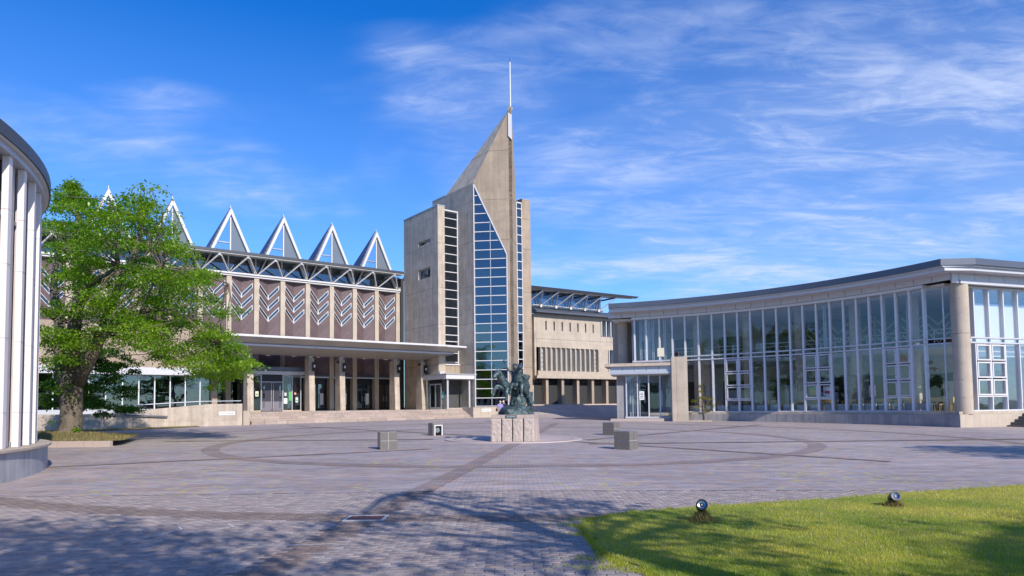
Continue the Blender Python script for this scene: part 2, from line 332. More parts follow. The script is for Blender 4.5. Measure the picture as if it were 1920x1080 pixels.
class MB:
    """Collects world-space geometry; build() links it as ONE mesh object, local to its thing."""
    def __init__(s): s.v = []; s.f = []; s.uv = None
    def quad(s, *p):
        i = len(s.v); s.v += [tuple(q) for q in p]; s.f.append(tuple(range(i, i + len(p)))); return s
    def hexa(s, p):
        """8 corners: bottom 0-3, top 4-7"""
        i = len(s.v); s.v += [tuple(q) for q in p]
        for a in ((0, 3, 2, 1), (4, 5, 6, 7), (0, 1, 5, 4), (1, 2, 6, 5), (2, 3, 7, 6), (3, 0, 4, 7)): s.f.append(tuple(i + k for k in a))
        return s
    def box(s, F, a0, a1, b0, b1, z0, z1):
        return s.hexa([F(a0, b0, z0), F(a1, b0, z0), F(a1, b1, z0), F(a0, b1, z0), F(a0, b0, z1), F(a1, b0, z1), F(a1, b1, z1), F(a0, b1, z1)])
    def prism(s, bot, top):
        n = len(bot); i = len(s.v); s.v += [tuple(q) for q in bot] + [tuple(q) for q in top]
        s.f.append(tuple(i + k for k in range(n))[::-1]); s.f.append(tuple(i + n + k for k in range(n)))
        for k in range(n): s.f.append((i + k, i + (k + 1) % n, i + n + (k + 1) % n, i + n + k))
        return s
    def tube(s, pts, r, n=8, caps=True):
        pts = [Vector(p) for p in pts]
        rr = r if isinstance(r, (list, tuple)) else [r] * len(pts)
        i0 = len(s.v); ref = None
        for k, p in enumerate(pts):
            d = (pts[min(k + 1, len(pts) - 1)] - pts[max(k - 1, 0)]).normalized()
            if ref is None: ref = Vector((0, 0, 1)) if abs(d.z) < 0.9 else Vector((1, 0, 0))
            a = d.cross(ref).normalized(); b = d.cross(a)
            ref = -b if False else ref
            for j in range(n):
                t = 2 * math.pi * j / n
                q = p + (a * math.cos(t) + b * math.sin(t)) * rr[k]; s.v.append(tuple(q))
        for k in range(len(pts) - 1):
            for j in range(n):
                a0 = i0 + k * n + j; a1 = i0 + k * n + (j + 1) % n
                s.f.append((a0, a1, a1 + n, a0 + n))
        if caps:
            s.f.append(tuple(i0 + j for j in range(n))[::-1]); s.f.append(tuple(i0 + (len(pts) - 1) * n + j for j in range(n)))
        return s
    def bar(s, p, q, w, h, up=(0, 0, 1)):
        p = Vector(p); q = Vector(q); d = (q - p).normalized(); up = Vector(up)
        a = d.cross(up).normalized() * (w / 2); b = a.cross(d).normalized() * (h / 2)
        return s.hexa([p - a - b, p + a - b, p + a + b, p - a + b, q - a - b, q + a - b, q + a + b, q - a + b])
    def build(s, name, m, parent=None, kind=None, label=None, smooth=False, recalc=True, loc=None, tint=None, bevel=0):
        me = bpy.data.meshes.new(name)
        o = bpy.data.objects.new(name, me); col.objects.link(o)
        base = Vector((0, 0, 0))
        if parent is not None: o.parent = parent; base = root_loc(parent)
        elif loc is not None: o.location = loc; base = Vector(loc)
        me.from_pydata([(x - base.x, y - base.y, z - base.z) for x, y, z in s.v], [], s.f)
        if recalc or bevel:
            bm = bmesh.new(); bm.from_mesh(me)
            if recalc: bmesh.ops.recalc_face_normals(bm, faces=bm.faces)
            if bevel: bmesh.ops.bevel(bm, geom=bm.edges, offset=bevel, segments=1, affect='EDGES', clamp_overlap=True)
            bm.to_mesh(me); bm.free()
        if s.uv:
            pass
        ms = m if isinstance(m, (list, tuple)) else [m]
        for x in ms: me.materials.append(x)
        if smooth: me.polygons.foreach_set('use_smooth', [True] * len(me.polygons))
        if tint is not None:
            a = me.color_attributes.new('tint', 'FLOAT_COLOR', 'POINT')
            a.data.foreach_set('color', list(tint) * len(me.vertices))
        if kind: o['kind'] = kind
        if label: o['label'] = label
        me.update()
        return o
def W0(a, b, z): return Vector((a, b, z))
def frame(o, ang, flip=True):
    """(s, d, z) -> world: s along the facade, d outward to the right of it seen from above, z absolute"""
    c, si = math.cos(ang), math.sin(ang)
    def F(s, d, z): return Vector((o[0] + c * s + si * d, o[1] + si * s - c * d, z))
    return F
def planar_uv(o, origin, ax, ay):
    """UVs in metres on a flat piece: ax, ay are the two directions in the piece's plane"""
    me = o.data; uv = me.uv_layers.new(name='UVMap'); base = root_loc(o) if o.parent else Vector(o.location)
    for l in me.loops:
        p = Vector(me.vertices[l.vertex_index].co) + base - origin
        uv.data[l.index].uv = (p.dot(ax), p.dot(ay))

def mesh_np(name, verts, faces4, m, parent=None, kind=None, tint=None, loc=(0, 0, 0)):
    """big quad (or triangle) meshes straight from numpy"""
    me = bpy.data.meshes.new(name); nv = len(verts); nf, k = faces4.shape
    me.vertices.add(nv); me.vertices.foreach_set('co', np.asarray(verts, np.float32).ravel())
    me.loops.add(nf * k); me.loops.foreach_set('vertex_index', faces4.astype(np.int32).ravel())
    me.polygons.add(nf); me.polygons.foreach_set('loop_start', np.arange(0, nf * k, k, dtype=np.int32)); me.polygons.foreach_set('loop_total', np.full(nf, k, np.int32))
    if tint is not None:
        a = me.color_attributes.new('tint', 'FLOAT_COLOR', 'POINT'); a.data.foreach_set('color', np.asarray(tint, np.float32).ravel())
    me.update(calc_edges=True)
    me.materials.append(m)
    o = bpy.data.objects.new(name, me); col.objects.link(o)
    if parent is not None: o.parent = parent
    else: o.location = loc
    if kind: o['kind'] = kind
    return o

HALL = frame((-23.7197, 57.0), R(37.557))
BAY = 2.2667
def sstep(t): t = min(1, max(0, t)); return t * t * (3 - 2 * t)
cs_, sn_ = math.cos(R(37.557)), math.sin(R(37.557))
def to_hall(x, y):
    dx, dy = x + 23.7197, y - 57.0
    return dx * cs_ + dy * sn_, dx * sn_ - dy * cs_
def zg(x, y):
    """height of the paving: a gentle rise to the back, falling to the right, a ramp beside the tower"""
    z = 0.0117 * min(y, 60) - 0.01 * max(0, min(x, 40))
    s, d = to_hall(x, y)
    t = sstep((16 - d) / 6.5) * sstep((s - 21.2) / 2.3)
    return z + (1.70 - z) * t
PC = Vector((0.03, 27.4))       # centre of the plaza, under the statue

# ---------------------------------------------------------------- ground, paving, bands
def grid_sheet(name, xs, ys, m, dz=0.0, keep=None, kind='structure', zfun=zg):
    b = MB(); idx = {}
    def vi(i, j):
        if (i, j) not in idx: idx[(i, j)] = len(b.v); b.v.append((xs[i], ys[j], zfun(xs[i], ys[j]) + dz))
        return idx[(i, j)]
    for i in range(len(xs) - 1):
        for j in range(len(ys) - 1):
            if keep and not keep((xs[i] + xs[i + 1]) / 2, (ys[j] + ys[j + 1]) / 2): continue
            b.f.append((vi(i, j), vi(i + 1, j), vi(i + 1, j + 1), vi(i, j + 1)))
    return b.build(name, m, kind=kind, recalc=False)

g = MB(); g.quad((-1500, -1500, -0.6), (1500, -1500, -0.6), (1500, 1500, -0.6), (-1500, 1500, -0.6))
g.build('ground', mat('distant_ground', (0.11, 0.13, 0.06), 0.95, var=0.3, vscale=0.05), kind='structure', recalc=False)

NEAR_Y0, NEAR_Y1, NEAR_X = 4.0, 12.0, 11.0
xs = [-60 + k for k in range(50)] + [-10 + 0.5 * k - 1 for k in range(45)] + [12.5 + k for k in range(40)]
xs = sorted(set([x for x in xs] + [-NEAR_X, NEAR_X])); ys = sorted(set([-40.0 + 2 * k for k in range(23)] + [4.0 + 0.5 * k for k in range(17)] + [12.0 + k for k in range(90)]))
inn = lambda x, y: -NEAR_X < x < NEAR_X and NEAR_Y0 < y < NEAR_Y1
plaza = grid_sheet('plaza_paving', xs, ys, M_PAVE, keep=lambda x, y: not inn(x, y))
bed = grid_sheet('paving_bed', [x for x in xs if -NEAR_X <= x <= NEAR_X], [y for y in ys if NEAR_Y0 <= y <= NEAR_Y1], M_BED, dz=-0.012, keep=inn)
bed.parent = plaza

BAND_LINES = [((-2.45, 6.04), (2.88, 44.95), 0.44), ((-12.4, 17.2), (-2.7, 22.3), 0.3), ((-14.6, 45.0), (9.5, 17.3), 0.3), ((1.6, 25.0), (15.0, 41.5), 0.3), ((2.7, 24.2), (20.5, 26.6), 0.3), ((-14.5, 28.5), (-2.7, 27.6), 0.26)]
RINGS = [(11.1, 0.56), (18.1, 0.56)]
def in_band(x, y):
    r = math.hypot(x - PC.x, y - PC.y)
    for rr, w in RINGS:
        if abs(r - rr) < w / 2: return True
    for (x0, y0), (x1, y1), w in BAND_LINES:
        dx, dy = x1 - x0, y1 - y0; l = math.hypot(dx, dy)
        t = ((x - x0) * dx + (y - y0) * dy) / l
        if 0 < t < l and abs((x - x0) * dy - (y - y0) * dx) / l < w / 2: return True
    return False
bk = 0
for rr, w in RINGS:
    b = MB(); n = 220
    for k in range(n):
        a0, a1 = 2 * math.pi * k / n, 2 * math.pi * (k + 1) / n
        am = (a0 + a1) / 2; px, py = PC.x + rr * math.cos(am), PC.y + rr * math.sin(am)
        if inn(px, py): continue
        if py > 12 and abs(px) > 45: continue
        P = lambda a, r: (PC.x + r * math.cos(a), PC.y + r * math.sin(a))
        q = [P(a0, rr - w / 2), P(a0, rr + w / 2), P(a1, rr + w / 2), P(a1, rr - w / 2)]
        b.quad(*[(x, y, zg(x, y) + 0.006) for x, y in q])
    b.build('paving_ring', M_BAND, kind='structure', recalc=False)
for li, ((x0, y0), (x1, y1), w) in enumerate(BAND_LINES):
    b = MB(); l = math.hypot(x1 - x0, y1 - y0); ux, uy = (x1 - x0) / l, (y1 - y0) / l; n = int(l / 0.5)
    for k in range(n):
        t0, t1 = l * k / n, l * (k + 1) / n
        mx_, my_ = x0 + ux * (t0 + t1) / 2, y0 + uy * (t0 + t1) / 2
        if inn(mx_, my_) or math.hypot(mx_ - PC.x, my_ - PC.y) < 3.0: continue
        q = []
        for t, s_ in ((t0, -1), (t0, 1), (t1, 1), (t1, -1)): q.append((x0 + ux * t - uy * s_ * w / 2, y0 + uy * t + ux * s_ * w / 2))
        b.quad(*[(x, y, zg(x, y) + 0.010 + 0.002 * li) for x, y in q])
    if b.f: b.build('paving_band', M_BAND, kind='structure', recalc=False)

LAWN = [(1.08, 9.05), (1.32, 9.36), (2.0, 9.75), (3.4, 10.3), (4.9, 10.75), (6.6, 11.5), (9.6, 12.6), (14, 14.2), (24, 16), (40, 16), (40, -14), (3.0, -14), (1.7, 3.0), (1.5, 5.4), (1.38, 5.95), (1.25, 6.3), (1.05, 6.75), (0.93, 7.2), (0.90, 7.8), (0.86, 8.5)]
_L = []
for (xa, ya), (xb, yb) in zip(LAWN, LAWN[1:] + LAWN[:1]):      # a ragged, overgrown edge instead of a drawn curve
    ln_ = math.hypot(xb - xa, yb - ya); n_ = max(1, int(ln_ / 0.22)) if max(ya, yb) < 13 and min(ya, yb) > 2.5 and max(xa, xb) < 12 else 1
    for k_ in range(n_):
        t_ = k_ / n_; x_, y_ = xa + (xb - xa) * t_, ya + (yb - ya) * t_
        if n_ > 1:
            a_ = 0.10 if y_ < 9.2 and x_ < 2 else 0.05
            v_ = mnoise.noise(Vector((x_ * 3.1, y_ * 3.1, 1.7))) + 0.6 * mnoise.noise(Vector((x_ * 8, y_ * 8, 4.2)))
            x_ += (yb - ya) / ln_ * v_ * a_; y_ -= (xb - xa) / ln_ * v_ * a_
        _L.append((x_, y_))
LAWN_E = LAWN[13:] + LAWN[:7]
LAWN = _L
def in_poly(x, y, P):
    c = False
    for i in range(len(P)):
        (x0, y0), (x1, y1) = P[i], P[i - 1]
        if (y0 > y) != (y1 > y) and x < (x1 - x0) * (y - y0) / (y1 - y0) + x0: c = not c
    return c
lawn_bm = MB()
lz = lambda x, y: zg(x, y) + 0.022
lawn_o = MB()
poly = [(x, y) for x, y in LAWN]
lawn_o.prism([(x, y, zg(x, y) - 0.08) for x, y in poly], [(x, y, lz(x, y)) for x, y in poly])
lawn_o.build('lawn', M_SOIL, kind='structure')

GRATE = (-2.29, -1.74, 9.18, 9.62)
# nearest pavers one by one
def visible(x, y, z=0.1):
    d = Vector((x, y, z - 1.6)); zc = d.dot(_w)
    px = 960 + 1280 * d.dot(_r) / zc; py = 540 + 158.16 - 1280 * d.dot(_q) / zc
    return -30 < px < 1950 and py < 1100
pav = []
j = 0; y = 5.3
while y < NEAR_Y1 + PD / 2:
    half = (j % 2) * PW / 2; i = int(-NEAR_X / PW)
    while i * PW + half < NEAR_X - 0.2:
        x = i * PW + half
        if visible(x, y) and y < NEAR_Y1 + 0.02 and not in_poly(x, y, LAWN) and not (GRATE[0] - 0.06 < x < GRATE[1] + 0.06 and GRATE[2] - 0.04 < y < GRATE[3] + 0.04):
            pav.append((x, y))
        i += 1
    y += PD; j += 1
pav.sort(key=lambda p: p[1])
def paver_tint(band):
    v = rnd.uniform(0.80, 1.14); w = rnd.uniform(-0.05, 0.06)
    c = (v + w, v, v - w * 0.6)
    return (c[0] * 0.66, c[1] * 0.61, c[2] * 0.57, 1) if band else (*c, 1)
def paver_shape(hx, hy, c=0.004):
    lo = [(-hx, -hy), (hx, -hy), (hx, hy), (-hx, hy)]; hi = [(-hx + c, -hy + c), (hx - c, -hy + c), (hx - c, hy - c), (-hx + c, hy - c)]
    v = [(a, b_, -0.03) for a, b_ in lo] + [(a, b_, -0.003) for a, b_ in lo] + [(a, b_, 0.001) for a, b_ in hi]
    f = [(8, 9, 10, 11)]
    for k in range(4):
        a, b_ = k, (k + 1) % 4
        f += [(a, b_, b_ + 4, a + 4), (a + 4, b_ + 4, b_ + 8, a + 8)]
    return v, f
PV, PF = paver_shape(PW / 2 - 0.0035, PD / 2 - 0.0035)
variants = {}
for band in (0, 1):
    for k in range(6):
        me = bpy.data.meshes.new('paver'); me.from_pydata(PV, [], PF); me.materials.append(M_PAVER)
        a = me.color_attributes.new('tint', 'FLOAT_COLOR', 'POINT'); a.data.foreach_set('color', list(paver_tint(band)) * len(PV)); me.update()
        variants[(band, k)] = me
sel = [p for p in pav if True][:300]
for x, y in sel:
    o = bpy.data.objects.new('paver', variants[(int(in_band(x, y)), rnd.randrange(6))]); col.objects.link(o)
    o.parent = plaza; o.location = (x, y, zg(x, y) + rnd.uniform(-0.002, 0.002)); o.rotation_euler = (rnd.gauss(0, 0.006), rnd.gauss(0, 0.006), rnd.gauss(0, 0.008))
rest = pav[300:]
pvn = np.array(PV); V = []; T = []; Fq = []
for k, (x, y) in enumerate(rest):
    a = rnd.gauss(0, 0.008); R2 = np.array([[math.cos(a), -math.sin(a), 0], [math.sin(a), math.cos(a), 0], [rnd.gauss(0, 0.006), rnd.gauss(0, 0.006), 1]])
    V.append(pvn @ R2.T + np.array([x, y, zg(x, y) + rnd.uniform(-0.002, 0.002)]))
    T.append(np.tile(np.array(paver_tint(in_band(x, y))), (len(PV), 1)))
    Fq.append(np.array(PF) + k * len(PV))
mesh_np('paver', np.concatenate(V), np.concatenate(Fq), M_PAVER, plaza, 'stuff', np.concatenate(T))
# chalk scratches left on the paving
M_CHALK = mat('white_chalk', (0.62, 0.62, 0.64), 0.9)
for pts in ([(-4.55, 7.9), (-4.28, 8.35), (-4.2, 8.72), (-4.33, 8.9)], [(-4.05, 8.45), (-3.72, 8.65), (-3.6, 8.86), (-3.75, 9.05)], [(-2.95, 7.62), (-2.0, 7.72)], [(-1.75, 6.25), (-1.6, 6.05), (-1.46, 5.98), (-1.33, 6.12)]):
    b = MB()
    for (x0, y0), (x1, y1) in zip(pts, pts[1:]):
        l = math.hypot(x1 - x0, y1 - y0); nx, ny = -(y1 - y0) / l * 0.011, (x1 - x0) / l * 0.011
        b.quad((x0 - nx, y0 - ny, zg(x0, y0) + 0.006), (x0 + nx, y0 + ny, zg(x0, y0) + 0.006), (x1 + nx, y1 + ny, zg(x1, y1) + 0.006), (x1 - nx, y1 - ny, zg(x1, y1) + 0.006))
    b.build('chalk_mark', M_CHALK, plaza, recalc=False)

# lawn grass: tens of thousands of blades
def blades(n, sampler, h0, h1, w, m, name, dry=None, kind='stuff', parent=None, zf=lz, lean=0.5):
    P = sampler(n); n = len(P)
    z = np.array([zf(x, y) for x, y in P])
    h = nrg.uniform(h0, h1, n); a = nrg.uniform(0, 2 * np.pi, n); l = nrg.uniform(0.1, lean, n) * h; la = nrg.uniform(0, 2 * np.pi, n)
    dx, dy = np.cos(a) * w / 2, np.sin(a) * w / 2
    b0 = np.stack([P[:, 0] - dx, P[:, 1] - dy, z - 0.005], 1); b1 = np.stack([P[:, 0] + dx, P[:, 1] + dy, z - 0.005], 1)
    t = np.stack([P[:, 0] + np.cos(la) * l, P[:, 1] + np.sin(la) * l, z + h], 1)
    V = np.stack([b0, b1, t], 1).reshape(-1, 3); F = np.arange(3 * n).reshape(n, 3)
    if dry is None: tn = nrg.uniform(0, 0.6, n)
    else: tn = np.clip(dry(P[:, 0], P[:, 1]) + nrg.uniform(-0.25, 0.3, n), 0, 1)
    T = np.repeat(np.stack([tn, tn, tn, np.ones(n)], 1), 3, 0)
    if parent is not None: V = V - np.array(root_loc(parent))
    return mesh_np(name, V, F, m, parent, kind, T)
LP = LAWN
def lawn_sampler(n):
    out = []
    while len(out) < n:
        Y = 5.2 + 8.6 * rnd.random() ** 1.25; X = rnd.uniform(0.8, min(13, Y * 0.80))
        if in_poly(X, Y, LP): out.append((X, Y))
    return np.array(out)
_nv = {}
def dryness(X, Y):
    r = np.empty(len(X))
    for i, (x, y) in enumerate(zip(X, Y)):
        v = mnoise.noise(Vector((x * 0.5, y * 0.9, 3.0))) + 0.5 * mnoise.noise(Vector((x * 1.7, y * 2.6, 9.0)))
        r[i] = 0.38 + 0.85 * v + 0.075 * (x - 3.5)
    return r
blades(120000, lawn_sampler, 0.012, 0.034, 0.008, M_GRASS, 'grass', dryness)
# ragged tufts creeping over the lawn edge
def edge_sampler(n):
    E = LAWN_E; out = []
    while len(out) < n:
        k = rnd.randrange(len(E) - 1); t = rnd.random(); (x0, y0), (x1, y1) = E[k], E[k + 1]
        x, y = x0 + (x1 - x0) * t, y0 + (y1 - y0) * t
        am = max(0, mnoise.noise(Vector((x * 5, y * 5, 0)))) * 0.6 + 0.04
        out.append((x - abs(rnd.gauss(0, am)) * (1 if y < 9.2 else 0.2), y + (abs(rnd.gauss(0, am)) * 0.5 if y >= 9 else rnd.gauss(0, 0.05))))
    return np.array(out)
blades(9000, edge_sampler, 0.02, 0.05, 0.008, M_GRASS, 'grass_edge', lambda X, Y: np.full(len(X), 0.45), zf=lambda x, y: zg(x, y) + 0.004)

# drain grate
gr = thing('drain_grate', 'rust brown drain grate in a pale metal frame set in the dark brown paving band', 'drain grate', (-2.0, 9.37, 0.1))
x0, x1, y0, y1 = GRATE
zt = zg(-2, 9.4)
b = MB()
for bx in ((x0, x1, y0, y0 + 0.035), (x0, x1, y1 - 0.035, y1), (x0, x0 + 0.035, y0 + 0.035, y1 - 0.035), (x1 - 0.035, x1, y0 + 0.035, y1 - 0.035)): b.box(W0, *bx, zt - 0.05, zt + 0.008)
b.build('frame', M_ALU, gr)
M_RUST = mat('rusty_grate', (0.13, 0.055, 0.06), 0.7, var=0.3, vscale=20)
for k in range(11):
    bx = x0 + 0.045 + k * (x1 - x0 - 0.09) / 11
    MB().box(W0, bx, bx + 0.032, y0 + 0.036, y1 - 0.036, zt - 0.04, zt + 0.003).build('bar', M_RUST, gr)

# granite disc round the statue
b = MB(); n = 96
for k in range(n):
    a0, a1 = 2 * math.pi * k / n, 2 * math.pi * (k + 1) / n
    P = lambda a, r: (PC.x + r * math.cos(a), PC.y + r * math.sin(a))
    p0, p1, q0, q1 = P(a0, 2.72), P(a1, 2.72), P(a0, 2.74), P(a1, 2.74)
    b.quad((PC.x, PC.y, zg(*PC) + 0.03), (*p0, zg(*p0) + 0.03), (*p1, zg(*p1) + 0.03))
    b.quad((*p0, zg(*p0) + 0.03), (*q0, zg(*q0) - 0.05), (*q1, zg(*q1) - 0.05), (*p1, zg(*p1) + 0.03))
b.build('statue_terrace', mat('pink_granite_disc', (0.49, 0.405, 0.375), 0.7, var=0.12, vscale=6, bump=0.1, bscale=50), kind='structure')
b = MB()
for k in range(n):
    a0, a1 = 2 * math.pi * k / n, 2 * math.pi * (k + 1) / n
    b.quad(*[(*(PC.x + r * math.cos(a), PC.y + r * math.sin(a)), zg(PC.x + r * math.cos(a), PC.y + r * math.sin(a)) + 0.0345) for a, r in ((a0, 2.36), (a0, 2.385), (a1, 2.385), (a1, 2.36))])
b.build('terrace_joint', mat('granite_joint', (0.17, 0.14, 0.13), 0.8), kind='structure', recalc=False)

# ---------------------------------------------------------------- concert hall
PZ = 1.46
F = HALL
plat = MB(); plat.box(F, -17, 21.0, -1.2, 8.75, 0.2, PZ); plat.build('terrace', M_CONCP, kind='structure')
hall = thing('concert_hall', 'concert hall with brown tiled bays, white chevron windows and a row of pointed lanterns', 'concert hall', F(0, 0, PZ))
I0, I1 = -7, 7
MB().box(F, I0 * BAY, 16.39, -14, -1.06, 0.4, 14.6).box(F, 16.08, 16.39, -1.05, 0.25, 0.4, 14.35).build('wall', M_DARK, hall)
for i in range(I0, I1 + 1):
    s = i * BAY
    b = MB(); zj = [PZ, 4.2, 8.1, 12.95]
    for z0, z1 in zip(zj, zj[1:]): b.box(F, s - 0.20, s + 0.20, -1.04, 0.02, z0 + 0.012, z1 - 0.012)
    b.box(F, s - 0.185, s + 0.185, -1.04, 0.0, PZ, 12.94)
    b.build('pilaster', M_CONCP, hall)
S2 = BAY / 2
for i in range(I0, I1):
    sa, sb = i * BAY + 0.205, (i + 1) * BAY - 0.205; sm = (sa + sb) / 2
    for side in (0, 1):
        s0, s1 = (sa, sm) if side == 0 else (sm, sb)
        d0, d1 = (-0.14, -0.50) if side == 0 else (-0.50, -0.14)
        z0, z1 = 4.78, 12.94
        b = MB(); b.hexa([F(s0, d0 - 0.1, z0), F(s1, d1 - 0.1, z0), F(s1, d1, z0), F(s0, d0, z0), F(s0, d0 - 0.1, z1), F(s1, d1 - 0.1, z1), F(s1, d1, z1), F(s0, d0, z1)])
        o = b.build('tile_panel', M_TILE, hall)
        ph = F(s1, d1, 0) - F(s0, d0, 0); ln = ph.length; ph.normalize()
        sl = -1.12 if side == 0 else 1.12
        ax = (ph + Vector((0, 0, sl))).normalized(); nn = ph.cross(Vector((0, 0, 1))); ay = ax.cross(nn)
        planar_uv(o, F(sm, -0.62, 4.78), ax, ay)
        # three slanted windows in this half
        fn = Vector((ph.y, -ph.x, 0))
        if fn.dot(F(0, 1, 0) - F(0, 0, 0)) < 0: fn = -fn
        for k in range(3):
            zf = 11.16 - 0.955 * k; th = 0.42; rise = 1.04
            def Pw(t, dz, pr):        # t: 0 at fold .. 1 at outer end
                u = 1 - t if side == 0 else t
                p = F(s0, d0, 0) + ph * (ln * u) + fn * pr
                return Vector((p.x, p.y, zf + rise * t + dz))
            t1 = 1.0 if side == 0 else 0.93
            t0 = 0.02
            f = MB(); w = 0.065
            def slab(a, bb, dz0a, dz1a, dz0b, dz1b):
                f.hexa([Pw(a, dz0a, 0.004), Pw(bb, dz0b, 0.004), Pw(bb, dz0b, 0.07), Pw(a, dz0a, 0.07), Pw(a, dz1a, 0.004), Pw(bb, dz1b, 0.004), Pw(bb, dz1b, 0.07), Pw(a, dz1a, 0.07)])
            slab(t0, t1, 0, w, 0, w); slab(t0, t1, th - w, th, th - w, th)
            slab(t1 - 0.055, t1, w, th - w, w, th - w); slab(t0, t0 + 0.055, w, th - w, w, th - w)
            wnd = f.build('chevron_window', M_WHITE, hall)
            q = MB(); q.hexa([Pw(t0 + .055, w, 0.006), Pw(t1 - .055, w, 0.006), Pw(t1 - .055, w, 0.03), Pw(t0 + .055, w, 0.03), Pw(t0 + .055, th - w, 0.006), Pw(t1 - .055, th - w, 0.006), Pw(t1 - .055, th - w, 0.03), Pw(t0 + .055, th - w, 0.03)])
            q.build('pane', M_GLASSD, wnd)
    # ground floor bay: lintel, dark glazed double doors
    MB().box(F, sa, sb, -1.0, -0.10, 4.56, 4.77).build('lintel', M_ROOF, hall)
    MB().box(F, sa, sb, -0.7, -0.02, 4.44, 4.555).build('lintel', M_ALU, hall)
    MB().box(F, sa, sb, -1.04, -0.58, 4.0, 4.438).build('door_head', M_BLACK, hall)
    for k in (0, 1):
        a0 = sa + 0.03 + k * (sb - sa - 0.06) / 2; a1 = a0 + (sb - sa - 0.06) / 2 - 0.012
        d = MB(); z0, z1 = PZ + 0.01, 3.99
        for bx in ((a0, a0 + 0.09, z0, z1), (a1 - 0.09, a1, z0, z1), (a0 + 0.09, a1 - 0.09, z0, z0 + 0.2), (a0 + 0.09, a1 - 0.09, z1 - 0.1, z1)): d.box(F, bx[0], bx[1], -0.68, -0.60, bx[2], bx[3])
        dr = d.build('door', M_BLACK, hall)
        MB().box(F, a0 + 0.09, a1 - 0.09, -0.655, -0.635, z0 + 0.2, z1 - 0.1).build('pane', M_GLASSB, dr)
        hx = a1 - 0.13 if k == 0 else a0 + 0.13
        MB().tube([F(hx, -0.56, 2.3), F(hx, -0.56, 2.75)], 0.018, 6).build('handle', M_ALU, dr)
# clerestory
MB().box(F, I0 * BAY, 16.3, -0.40, 0.10, 12.955, 13.10).build('clerestory_beam', M_WHITE, hall)
MB().box(F, I0 * BAY, 16.3, -0.42, 0.22, 13.105, 13.24).build('clerestory_sill', M_WHITE, hall)
for i in range(I0, I1 + 1):
    s0 = i * BAY; s1 = min(s0 + BAY, 16.3)
    MB().box(F, s0 + 0.05, s1 - 0.05, -0.36, -0.33, 13.245, 14.55).build('clerestory_pane', M_GLASSD, hall)
    MB().box(F, s0 - 0.045, s0 + 0.045, -0.40, -0.28, 13.245, 14.7).build('mullion', M_WHITE, hall)
    if i % 2:
        for sg in (-1, 1):
            MB().bar(F(s0 + sg * 0.12, -0.02, 13.2), F(s0 + sg * 0.78, -0.02, 14.62), 0.30, 0.08, up=(cs_, sn_, 0)).build('raking_plate', M_WHITE, hall)
    for sg in (1, -1):
        e = s0 + sg * 1.02
        if e > 15.2: continue
        MB().tube([F(s0 + sg * 0.05, 0.12, 13.2), F(e, 1.5, 14.28)], 0.062, 8).build('eave_brace', M_WHITE, hall, smooth=False)
    e = s0 + 1.08
    if e < 15.2:
        MB().box(F, e - 0.09, e + 0.09, -0.3, 1.62, 14.25, 14.42).build('eave_bracket', M_ALU, hall)
MB().hexa([F(I0 * BAY, -0.45, 14.72), F(16.36, -0.45, 14.72), F(15.6, 1.68, 14.435), F(I0 * BAY, 1.68, 14.435), F(I0 * BAY, -0.45, 14.80), F(16.36, -0.45, 14.80), F(15.6, 1.68, 14.49), F(I0 * BAY, 1.68, 14.49)]).build('soffit', M_SOFFIT, hall)
roof = MB().hexa([F(I0 * BAY - 0.6, -14, 16.2), F(16.37, -14, 16.2), F(15.62, 1.72, 14.495), F(I0 * BAY - 0.6, 1.72, 14.495), F(I0 * BAY - 0.6, -14, 16.5), F(16.37, -14, 16.5), F(15.62, 1.72, 14.73), F(I0 * BAY - 0.6, 1.72, 14.73)]).build('roof', M_ROOF, hall)
b = MB()
k = I0 * BAY
while k < 15.2: b.box(F, k, k + 0.03, 1.721, 1.74, 14.51, 14.76); k += 0.45
b.build('eave_fin', M_ROOF, hall, kind='stuff')
